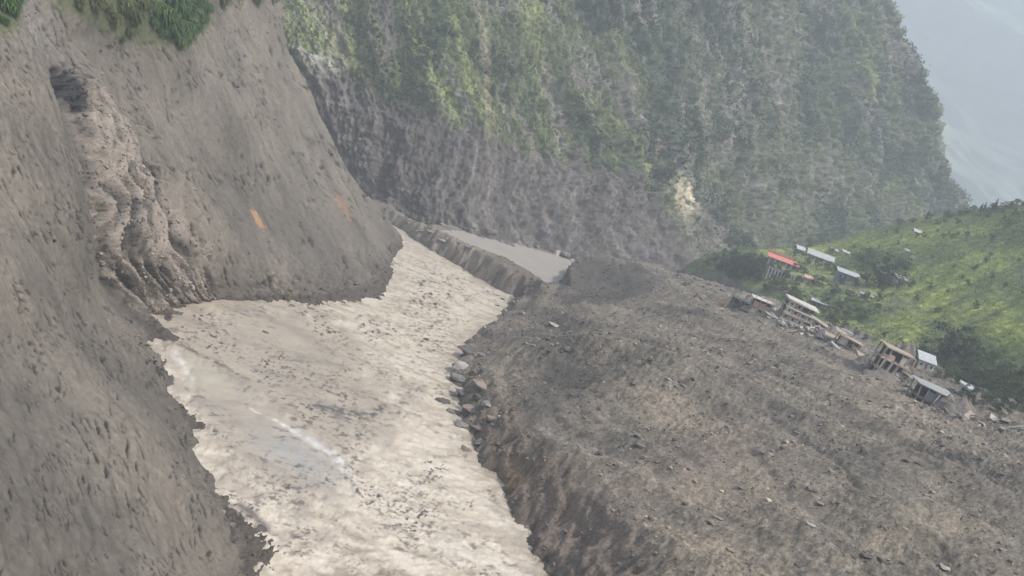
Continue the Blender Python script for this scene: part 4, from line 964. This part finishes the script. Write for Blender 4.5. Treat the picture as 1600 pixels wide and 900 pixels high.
class MB:
    def __init__(s): s.v, s.f = [], []
    def box(s, x0, x1, y0, y1, z0, z1, top=None):
        b0 = len(s.v); t_ = top or (0, 0, 0, 0)              # top: extra height at the four top corners
        s.v += [(x0, y0, z0), (x1, y0, z0), (x1, y1, z0), (x0, y1, z0), (x0, y0, z1 + t_[0]), (x1, y0, z1 + t_[1]), (x1, y1, z1 + t_[2]), (x0, y1, z1 + t_[3])]
        s.f += [(b0, b0 + 3, b0 + 2, b0 + 1), (b0 + 4, b0 + 5, b0 + 6, b0 + 7), (b0, b0 + 1, b0 + 5, b0 + 4), (b0 + 1, b0 + 2, b0 + 6, b0 + 5), (b0 + 2, b0 + 3, b0 + 7, b0 + 6), (b0 + 3, b0, b0 + 4, b0 + 7)]
        return s
    def bar(s, a_, b_, t_):
        a_, b_ = Vector(a_), Vector(b_); d_ = (b_ - a_).normalized(); u_ = d_.cross(Vector((0.13, 0.2, 1))).normalized() * t_ / 2; w_ = d_.cross(u_).normalized() * t_ / 2; b0 = len(s.v)
        for p_ in (a_, b_): s.v += [tuple(p_ + u_ + w_), tuple(p_ - u_ + w_), tuple(p_ - u_ - w_), tuple(p_ + u_ - w_)]
        s.f += [(b0, b0 + 1, b0 + 2, b0 + 3), (b0 + 7, b0 + 6, b0 + 5, b0 + 4)] + [(b0 + i_, b0 + 4 + i_, b0 + 4 + (i_ + 1) % 4, b0 + (i_ + 1) % 4) for i_ in range(4)]
        return s
    def slab(s, quad, th):
        """sheet with thickness over four 3-D corners"""
        b0 = len(s.v); q = [Vector(c0) for c0 in quad]; n_ = (q[1] - q[0]).cross(q[3] - q[0]).normalized() * th
        s.v += [tuple(c0) for c0 in q] + [tuple(c0 + n_) for c0 in q]
        s.f += [(b0 + 3, b0 + 2, b0 + 1, b0), (b0 + 4, b0 + 5, b0 + 6, b0 + 7)] + [(b0 + i_, b0 + (i_ + 1) % 4, b0 + 4 + (i_ + 1) % 4, b0 + 4 + i_) for i_ in range(4)]
        return s
    def build(s, nme, m_, par):
        if WRECK[0]: s.v = [(x + random.uniform(-.28, .28), y + random.uniform(-.15, .15), z + random.uniform(-.24, .24)) for x, y, z in s.v]
        me_ = bpy.data.meshes.new(nme); me_.from_pydata(s.v, [], s.f); me_.update(); bm_ = bmesh.new(); bm_.from_mesh(me_); bmesh.ops.recalc_face_normals(bm_, faces=bm_.faces); bm_.to_mesh(me_); bm_.free()
        return link(nme, me_, MT[m_], par)
def B(*a_, **k0): return MB().box(*a_, **k0)
def wall_with_openings(x0, x1, y, z0, z1, ops, th=0.25):
    """front wall as real masonry round the openings; ops = (xa, xb, za, zb)"""
    m_ = MB(); xs = sorted(set([x0, x1] + [o[0] for o in ops] + [o[1] for o in ops])); zs = sorted(set([z0, z1] + [o[2] for o in ops] + [o[3] for o in ops]))
    for i_ in range(len(xs) - 1):
        for j_ in range(len(zs) - 1):
            mx_, mz_ = (xs[i_] + xs[i_ + 1]) / 2, (zs[j_] + zs[j_ + 1]) / 2
            if any(o[0] < mx_ < o[1] and o[2] < mz_ < o[3] for o in ops): continue
            m_.box(xs[i_], xs[i_ + 1], y, y + th, zs[j_], zs[j_ + 1])
    return m_
def site(px, py, surf=('green_hillside', 'debris_fan_ground')):
    loc, _ = hit(px, py, surf); return loc, loc.y / F_PX
def house(name, label, px, py, wpx_, hpx, dep, wall, roof, yaw=0, wins=3, door=True, roofrise=0.8, kind='mono', over=0.5, tilt=(0, 0), group=None, win_m='dark', cat='house'):
    loc, mpp = site(px, py); W_, H_ = wpx_ * mpp, hpx * mpp; D_ = dep
    r_ = thing(name, label, cat, loc - Vector((0, 0, 0.3)), (math.radians(tilt[0]), math.radians(tilt[1]), math.radians(yaw)), group)
    h2 = W_ / 2; ops = []; slots = wins + (1 if door else 0)
    for i_ in range(slots):
        xa = -h2 + W_ * (i_ + 0.28) / slots; xb = -h2 + W_ * (i_ + 0.74) / slots
        if door and i_ == slots // 2: ops.append((xa, xb, 0.3, H_ * 0.78))
        else: ops.append((xa, xb, H_ * 0.38, H_ * 0.78))
    m_ = wall_with_openings(-h2, h2, 0, -1.5, H_, ops)
    m_.box(-h2, -h2 + 0.25, 0.25, D_, -1.5, H_); m_.box(h2 - 0.25, h2, 0.25, D_, -1.5, H_); m_.box(-h2 + 0.25, h2 - 0.25, D_ - 0.25, D_, -1.5, H_)
    m_.build('wall', wall, r_)
    for i_, o in enumerate(ops):
        if door and i_ == slots // 2:
            B(o[0], o[1], 0.12, 0.18, o[2], o[3]).build('door', 'wood', r_)
        else:
            f_ = MB(); t_ = 0.07
            f_.box(o[0], o[0] + t_, 0.04, 0.14, o[2], o[3]).box(o[1] - t_, o[1], 0.04, 0.14, o[2], o[3]).box(o[0] + t_, o[1] - t_, 0.04, 0.14, o[3] - t_, o[3]).box(o[0] + t_, o[1] - t_, 0.04, 0.14, o[2], o[2] + t_)
            wn = f_.build('window', 'cream', r_)
            B(o[0] + t_, o[1] - t_, 0.15, 0.17, o[2] + t_, o[3] - t_).build('pane', win_m, wn)
    rf = MB()
    if kind == 'mono':
        rf.slab([(-h2 - over, -over, H_ + 0.02), (h2 + over, -over, H_ + 0.02), (h2 + over, D_ + over, H_ + roofrise), (-h2 - over, D_ + over, H_ + roofrise)], 0.14)
    else:
        rf.slab([(-h2 - over, -over, H_ + 0.02), (h2 + over, -over, H_ + 0.02), (h2 + over, D_ / 2, H_ + roofrise), (-h2 - over, D_ / 2, H_ + roofrise)], 0.14)
        rf.slab([(-h2 - over, D_ / 2 + 0.003, H_ + roofrise), (h2 + over, D_ / 2 + 0.003, H_ + roofrise), (h2 + over, D_ + over, H_ + 0.02), (-h2 - over, D_ + over, H_ + 0.02)], 0.14)
    rf.build('roof', roof, r_)
    return r_, W_, D_, H_
# red roofed house with a colonnaded front, the long terrace wall below it
r_, W_, D_, H_ = house('village_house', 'house with the only red roof, pale columns in front', 1222, 416, 44, 8, 6.5, 'slate', 'red', yaw=-6, wins=4, roofrise=1.7, over=1.0, kind='mono')
for i_ in range(6):
    B(-W_ / 2 + W_ * i_ / 5 - 0.15, -W_ / 2 + W_ * i_ / 5 + 0.15, -0.8, -0.5, -0.8, H_).build('column', 'cream', r_)
MB().slab([(-W_ / 2 - 1, D_ + 1.1, H_ + 2.2), (W_ / 2 - 2, D_ + 1.1, H_ + 2.2), (W_ / 2 - 2, D_ + 5, H_ + 3.2), (-W_ / 2 - 1, D_ + 5, H_ + 3.2)], 0.14).build('back_roof', 'rust', r_)
loc, mpp = site(1230, 434)
r_ = thing('terrace_wall', 'long dark terrace wall with a row of upright buttresses below the red roofed house', 'wall', loc - Vector((0, 0, 1.0)), (0, 0, math.radians(-5)))
L_ = 66 * mpp
B(-L_ / 2, L_ / 2, 0, 1.2, -3, 3.2).build('wall', 'slate', r_)
for i_ in range(13):
    x = -L_ / 2 + L_ * (i_ + 0.5) / 13
    B(x - 0.3, x + 0.3, -0.6, -0.003, -3, 2.6).build('buttress', 'conc', r_)
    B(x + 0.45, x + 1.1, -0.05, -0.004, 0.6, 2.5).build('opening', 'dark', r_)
house('small_hut', "small hut with salmon roof and white posts at the terrace wall's right end", 1263, 443, 15, 8, 4.0, 'plaster', 'pink', yaw=-6, wins=2, roofrise=1.2, over=0.4)
house('long_shed', 'long shed under whitish metal sheets, highest of the large roofs right of the red one', 1280, 408, 40, 6, 8.0, 'grey', 'white', yaw=-10, wins=5, roofrise=2.8, over=0.6, kind='gable')
house('small_hut', 'small grey white hut touching the left end of the long shed', 1250, 396, 13, 6, 5.0, 'plaster', 'white', yaw=14, wins=1, door=False, roofrise=2.0, kind='gable')
house('village_house', 'blue walled house with a narrow white roof beside dark trees', 1322, 441, 30, 13, 8.0, 'blue', 'white', yaw=-8, wins=3, roofrise=1.7, over=0.9)
house('small_hut', 'hut under a thin pale roof half hidden between dark trees', 1386, 434, 22, 5, 2.8, 'slate', 'grey', yaw=-14, wins=1, roofrise=0.7)
house('grey_shed', 'grey shed with a tilted roof right of the dark village trees', 1408, 444, 22, 8, 6.0, 'conc', 'grey', yaw=24, wins=1, roofrise=1.6, kind='gable')
house('low_shed', 'low shed with a pale narrow roof below the dark village trees', 1356, 466, 24, 4, 3.0, 'slate', 'grey', yaw=-12, wins=1, roofrise=0.8)
house('tin_hut', 'dark hut under a bright tin strip roof above the collapsed tan building', 1277, 482, 24, 10, 3.0, 'green', 'white', yaw=-16, wins=1, roofrise=0.9)
house('small_hut', 'tiny bright white hut high on the green hillside', 1434, 367, 13, 4, 4.0, 'cream', 'white', yaw=0, wins=1, door=False, roofrise=1.6, kind='gable')
house('small_hut', 'tiny pale hut left of the tall olive tree', 1306, 396, 9, 4, 3.5, 'cream', 'white', yaw=10, wins=1, door=False, roofrise=1.1)
house('small_hut', 'tiny cream hut at the lower left of the tall olive tree', 1321, 398, 9, 4, 3.5, 'cream', 'cream', yaw=-10, wins=1, door=False, roofrise=1.1)
house('small_hut', 'tiny grey hut on the open hillside above the grey shed', 1420, 396, 10, 3, 3.5, 'conc', 'grey', yaw=-6, wins=1, door=False, roofrise=1.1)
house('village_house', 'small greenish white hut right of the three storey ruin frame', 1445, 577, 24, 13, 5.0, 'cream', 'white', yaw=-8, wins=2, roofrise=2.2, over=0.5)

WRECK[0] = True
def frame_ruin(name, label, px, py, wpx_, storey, floors, bays, dep, yaw, tilt, col_m, slab_m, infill=(), roof_m=None, skip=(), sink=2.0, cat='ruined house', roof_over=0.6, posts=False, mudface=None):
    """broken concrete frame: floor slabs, columns, some infill panels, dark rooms behind"""
    loc, mpp = site(px, py, ('debris_fan_ground', 'green_hillside')); W_ = wpx_ * mpp
    r_ = thing(name, label, cat, loc - Vector((0, 0, sink)), (math.radians(tilt[0]), math.radians(tilt[1]), math.radians(yaw)))
    h2 = W_ / 2; st = storey * mpp; ct = 0.34
    B(-h2, h2, dep * 0.55, dep * 0.55 + 0.2, -1.5, st * floors - 0.3).build('rear_wall', 'shade', r_)  # near-black wall colour stands in for the shade inside the rooms
    for f_ in range(floors):
        z0_ = st * f_
        m_ = MB().box(-h2 - 0.3, h2 + 0.3, -0.3, dep + 0.2, z0_ - 0.28, z0_)
        m_.build('floor_slab', slab_m, r_)
        for b_ in range(bays + 1):
            x = -h2 + W_ * b_ / bays
            for yy in (0.0, dep - 0.6):
                if (f_, b_) in skip and yy == 0: continue
                B(x - ct / 2, x + ct / 2, yy, yy + ct, z0_ + 0.002, z0_ + st - 0.282).build('column', col_m, r_)
        for (ff, bb, hh_, mm) in infill:
            if ff == f_:
                xa, xb = -h2 + W_ * bb / bays + ct / 2 + 0.01, -h2 + W_ * (bb + 1) / bays - ct / 2 - 0.01
                if hh_ < 1: B(xa, xb, 0.06, 0.26, z0_ + 0.002, z0_ + (st - 0.3) * hh_).build('infill_wall', mm, r_)
                else:
                    w3 = (xb - xa)
                    wall_with_openings(xa, xb, 0.06, z0_ + 0.002, z0_ + st - 0.284, [(xa + w3 * 0.3, xa + w3 * 0.72, z0_ + st * 0.25, z0_ + st * 0.68)], 0.2).build('infill_wall', mm, r_)
    z0_ = st * floors
    o = roof_over
    B(-h2 - o, h2 + o, -o, dep + o, z0_ - 0.28, z0_ + 0.08).build('roof', roof_m or slab_m, r_)
    if posts:
        for b_ in range(bays + 1):
            x = -h2 + W_ * b_ / bays
            MB().bar((x, 0.3, z0_ + 0.08), (x + random.uniform(-.3, .3), 0.3 + random.uniform(-.2, .2), z0_ + 0.08 + random.uniform(1.0, 2.6)), 0.22).build('roof_post', 'cream', r_)
    return r_, W_, st
r_, W_, st = frame_ruin('ruined_shack', 'crushed dark green frame house leaning, leftmost of the ruins', 1155, 480, 26, 10, 2, 3, 5.0, -4, (3, 6), 'wood', 'green', infill=[(1, 1, 0.6, 'green'), (0, 0, 0.4, 'dconc')], roof_m='green')
for a_, b_ in [((-7, -1.5, 0.2), (-4, -0.3, 5.2)), ((-5.2, -1.5, 0), (-4.8, -0.2, 5.0)), ((2.0, -1.2, 0), (-1.5, -0.4, 5.3)), ((-8, -1, 0.3), (-6.2, -0.5, 3.2))]:
    MB().bar(a_, b_, 0.3).build('broken_brace', 'wood', r_)
frame_ruin('ruined_house', 'broken two storey house with salmon walls, tan roof slab and bare posts on top', 1186, 488, 28, 14, 2, 3, 6.0, -6, (2, 3), 'tan', 'tan', infill=[(1, 0, 0.75, 'pink'), (1, 1, 0.75, 'pink'), (1, 2, 0.6, 'pink'), (0, 0, 0.99, 'cream'), (0, 1, 0.6, 'plaster')], roof_m='cream', posts=True, roof_over=1.0)
frame_ruin('collapsed_building', 'largest wreck, tan four storey block with rows of window holes and stepped slabs', 1240, 508, 46, 11, 4, 4, 9.0, -5, (3, 4), 'tan', 'cream', infill=[(3, 0, 1, 'cream'), (3, 1, 1, 'tan'), (2, 0, 1, 'cream'), (2, 1, 1, 'pink'), (2, 2, 1, 'plaster'), (2, 3, 1, 'plaster'), (1, 0, 1, 'tan'), (1, 1, 1, 'plaster'), (1, 2, 1, 'cream'), (1, 3, 0.6, 'tan'), (0, 0, 0.6, 'dconc')], skip=[(3, 4)], roof_m='cream')
frame_ruin('broken_annex', 'broken annex of tan slabs sagging against the right side of the largest wreck', 1276, 512, 22, 9, 2, 2, 6.0, -8, (4, 14), 'tan', 'tan', infill=[(1, 0, 1, 'tan'), (0, 0, 0.5, 'plaster')], roof_m='tan')
r_, W_, st = frame_ruin('ruined_house', 'small ruin with a white slab on top and orange edged beams', 1322, 545, 34, 13, 2, 3, 6.0, -6, (3, 7), 'tan', 'wood', infill=[(1, 0, 0.99, 'cream'), (1, 2, 0.5, 'pink'), (0, 2, 0.8, 'cream')], roof_m='tan', skip=[(0, 1)])
B(-4.5, -0.3, 1, 4, 6.5, 7.1).build('top_slab', 'white', r_)
r_, W_, st = frame_ruin('concrete_frame_ruin', 'three storey open concrete frame with tan top floor and dark rooms, mud heaped behind it', 1386, 588, 48, 18, 3, 5, 8.0, -4, (4, 6), 'tan', 'tan', infill=[(2, 1, 0.5, 'pink'), (2, 3, 0.8, 'cream'), (2, 0, 0.3, 'tan'), (1, 4, 0.4, 'dconc'), (0, 0, 0.5, 'dconc'), (0, 2, 0.6, 'dconc'), (0, 3, 0.4, 'dconc')], skip=[(2, 2)], roof_m='tan', roof_over=0.2)
for x in (-3.8, -1.5, 0.5, 3.2): MB().bar((x, -0.5, 0), (x + 0.6, -0.45, st * 2.1), 0.22).build('leaning_post', 'conc', r_)
r_, W_, st = frame_ruin('wrecked_house', 'house wrenched down under one long pale roof slab, nearest ruin on the right', 1452, 634, 52, 19, 2, 4, 8.0, -4, (4, 5), 'conc', 'dconc', infill=[(1, 1, 0.8, 'slate'), (1, 2, 0.99, 'slate'), (0, 1, 0.5, 'dconc'), (0, 2, 0.8, 'dconc'), (1, 3, 0.9, 'dconc')], roof_m='grey', roof_over=0.9)
MB().bar((-0.6, -1.0, 0.2), (0.4, -0.9, st * 2 - 0.4), 0.42).build('leaning_post', 'cream', r_)
MB().bar((2.2, -1.2, 0.2), (3.2, -0.9, st * 1.5), 0.3).build('leaning_post', 'conc', r_)
# crumpled white shed end on the mud right of it
loc, mpp = site(1506, 618, ('debris_fan_ground', 'green_hillside'))
r_ = thing('crumpled_shed', 'crumpled white metal shed perched on the mud at the end of the long roof slab', 'shed', loc - Vector((0, 0, 0.3)), (math.radians(5), math.radians(16), math.radians(-8)))
MB().slab([(-2.8, 0, 2.3), (1.2, 0, 2.5), (1.2, 3, 3.0), (-2.8, 3, 2.8)], 0.3).build('roof', 'white', r_)
MB().slab([(1.2, 0, 2.5), (4.0, 0, 1.2), (4.0, 3, 1.5), (1.2, 3, 3.0)], 0.25).build('folded_panel', 'white', r_)
wall_with_openings(-2.6, 1.1, 0.1, 0, 2.3, [(-1.9, 0.6, 0.9, 2.0)], 0.12).build('wall', 'plaster', r_)
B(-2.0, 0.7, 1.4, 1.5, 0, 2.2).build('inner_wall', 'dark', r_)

# mud heaps piled against the ruins
def heap(px, py, wpx_, hgt, label, sx=1.0):
    loc, mpp = site(px, py, ('debris_fan_ground', 'green_hillside')); R_ = wpx_ * mpp / 2
    n_ = 44; th, rr = np.meshgrid(np.linspace(0, 2 * math.pi, n_, endpoint=False), np.linspace(0.001, 1.15, 26))
    x, y = np.cos(th) * rr * R_ * sx, np.sin(th) * rr * R_
    z = hgt * np.clip(1 - rr ** 1.6, -0.5, 1) + 0.9 * fbm(x / 3.0 + px, y / 3.0, 1, 5, 0.62) * (hgt / 3)
    P_ = np.stack([x, y, z], -1); i_ = np.arange(26 * n_).reshape(26, n_); j_ = np.roll(i_, -1, 1)
    Fc = np.stack([i_[:-1], j_[:-1], j_[1:], i_[1:]], -1).reshape(-1, 4)
    me_ = raw_mesh('mud_heap', P_, Fc, None); me_.materials.append(MT['mud'])
    o = link('mud_heap', me_, None); o.location = loc; tag(o, label, 'mud heap')
heap(1352, 566, 30, 2.6, 'low mud heap between the small white slab ruin and the concrete frame')
heap(1172, 484, 26, 2.2, 'small mud heap between the green shack and the salmon house')
heap(1494, 642, 60, 3.8, 'brown mud heap swallowing the right half of the tilted slab house')
heap(1408, 566, 50, 6.5, 'brown mud heap behind the three storey concrete frame', 1.1)
heap(1300, 528, 46, 3.2, 'pale rubble and mud heap between the largest wreck and the small ruin')
heap(1218, 497, 30, 3.0, 'mud heap between the salmon house and the largest wreck')
heap(1385, 592, 54, 1.8, 'low dark mud heap along the foot of the three storey concrete frame', 1.2)

for (px_, py_, w0, st0, lab) in [(1206, 498, 16, 8, 'small broken concrete room left of the largest wreck'), (1298, 530, 18, 8, 'small crushed tan room right of the broken annex'), (1312, 522, 14, 8, 'tiny tilted room just left of the white slab ruin'), (1424, 596, 18, 9, 'small crushed room between the concrete frame and the long roof slab'), (1348, 560, 14, 7, 'tiny broken room half buried left of the three storey concrete frame')]:
    frame_ruin('ruined_hut', lab, px_, py_, w0, st0, 1, 2, 4.0, random.uniform(-14, 10), (random.uniform(2, 8), random.uniform(4, 14)), random.choice(['tan', 'conc']), 'plaster', infill=[(0, 0, 1, 'plaster'), (0, 1, 0.6, 'tan')], roof_m=random.choice(['tan', 'conc']), sink=0.8, roof_over=0.4)
WRECK[0] = False
# broken slabs, beams and planks strewn along the edge of the debris
CH = []
for s_ in range(5):
    rg = random.Random(s_); m_ = MB(); q = [rg.uniform(-.25, .25) for _ in range(8)]
    m_.box(-1 + q[0], 1 + q[1], -0.7 + q[2], 0.7 + q[3], -0.2, 0.25, top=(q[4] * .4, q[5] * .4, q[6] * .4, q[7] * .4))
    me_ = bpy.data.meshes.new('concrete_chunk'); me_.from_pydata(m_.v, [], m_.f); me_.update(); CH.append(me_)
CHM = {}
rg4 = random.Random(21)
edge = [(1120, 448), (1160, 478), (1200, 492), (1240, 512), (1290, 528), (1340, 550), (1375, 585), (1420, 605), (1430, 630), (1500, 652), (1590, 672)]
for k_ in range(130):
    t_ = rg4.random() * (len(edge) - 1.001) if k_ > 70 else rg4.uniform(2.2, 4.6); i_ = int(t_); f_ = t_ - i_
    x = edge[i_][0] * (1 - f_) + edge[i_ + 1][0] * f_ + rg4.uniform(-10, 12); y = edge[i_][1] * (1 - f_) + edge[i_ + 1][1] * f_ + rg4.uniform(-11, 6)
    loc, mpp = site(x, y, ('debris_fan_ground', 'green_hillside'))
    mk = rg4.choice(['conc', 'tan', 'plaster', 'cream', 'dconc', 'tan', 'conc']); cm_ = rg4.randrange(5)
    if (cm_, mk) not in CHM:
        m2 = CH[cm_].copy(); m2.materials.append(MT[mk]); CHM[(cm_, mk)] = m2
    o = bpy.data.objects.new('concrete_chunk', CHM[(cm_, mk)]); COL.objects.link(o); s_ = rg4.uniform(0.35, 1.3)
    o.location = loc + Vector((0, 0, 0.3 * s_)); o.scale = (s_ * rg4.uniform(0.8, 1.5), s_, s_); o.rotation_euler = (rg4.uniform(-.6, .6), rg4.uniform(-.6, .6), rg4.uniform(0, 6.28))
    tag(o, 'piece of broken concrete lying strewn along the line of wrecked houses', 'rubble', 'broken slabs strewn along the wrecked houses')
for k_ in range(60):
    t_ = rg4.random() * (len(edge) - 1.001); i_ = int(t_); f_ = t_ - i_
    x = edge[i_][0] * (1 - f_) + edge[i_ + 1][0] * f_ + rg4.uniform(-8, 10); y = edge[i_][1] * (1 - f_) + edge[i_ + 1][1] * f_ + rg4.uniform(-9, 4)
    loc, mpp = site(x, y, ('debris_fan_ground', 'green_hillside')); a_ = rg4.uniform(0, 6.28); L_ = rg4.uniform(2, 5)
    o = MB().bar((-L_ / 2, 0, 0), (L_ / 2, 0, 0), rg4.uniform(0.16, 0.3)).build('loose_timber', rg4.choice(['wood', 'wood', 'plaster', 'dconc']), None)
    o.location = loc + Vector((0, 0, 0.5)); o.rotation_euler = (0, rg4.uniform(-.7, .7), a_)
    tag(o, 'loose timber sticking out of the mud along the line of wrecked houses', 'timber', 'loose timbers along the wrecked houses')


# ================================================================== HAZE
hm = bpy.data.materials.new('valley_haze'); hm.use_nodes = True
t = hm.node_tree
t.nodes.remove(t.nodes['Principled BSDF'])
pv = t.nodes.new('ShaderNodeVolumePrincipled')
pv.inputs['Color'].default_value = (0.84, 0.93, 1.0, 1)
pv.inputs['Density'].default_value = HAZE_DENSITY
pv.inputs['Anisotropy'].default_value = 0.0
t.links.new(pv.outputs[0], t.nodes['Material Output'].inputs['Volume'])
bm = bmesh.new(); bmesh.ops.create_cube(bm, size=1)
me = bpy.data.meshes.new('haze'); bm.to_mesh(me); bm.free()
hz = link('haze', me, hm, kind='stuff')
hz.scale = (20000, 18000, 1190); hz.location = (0, 6000, -22 + 595)
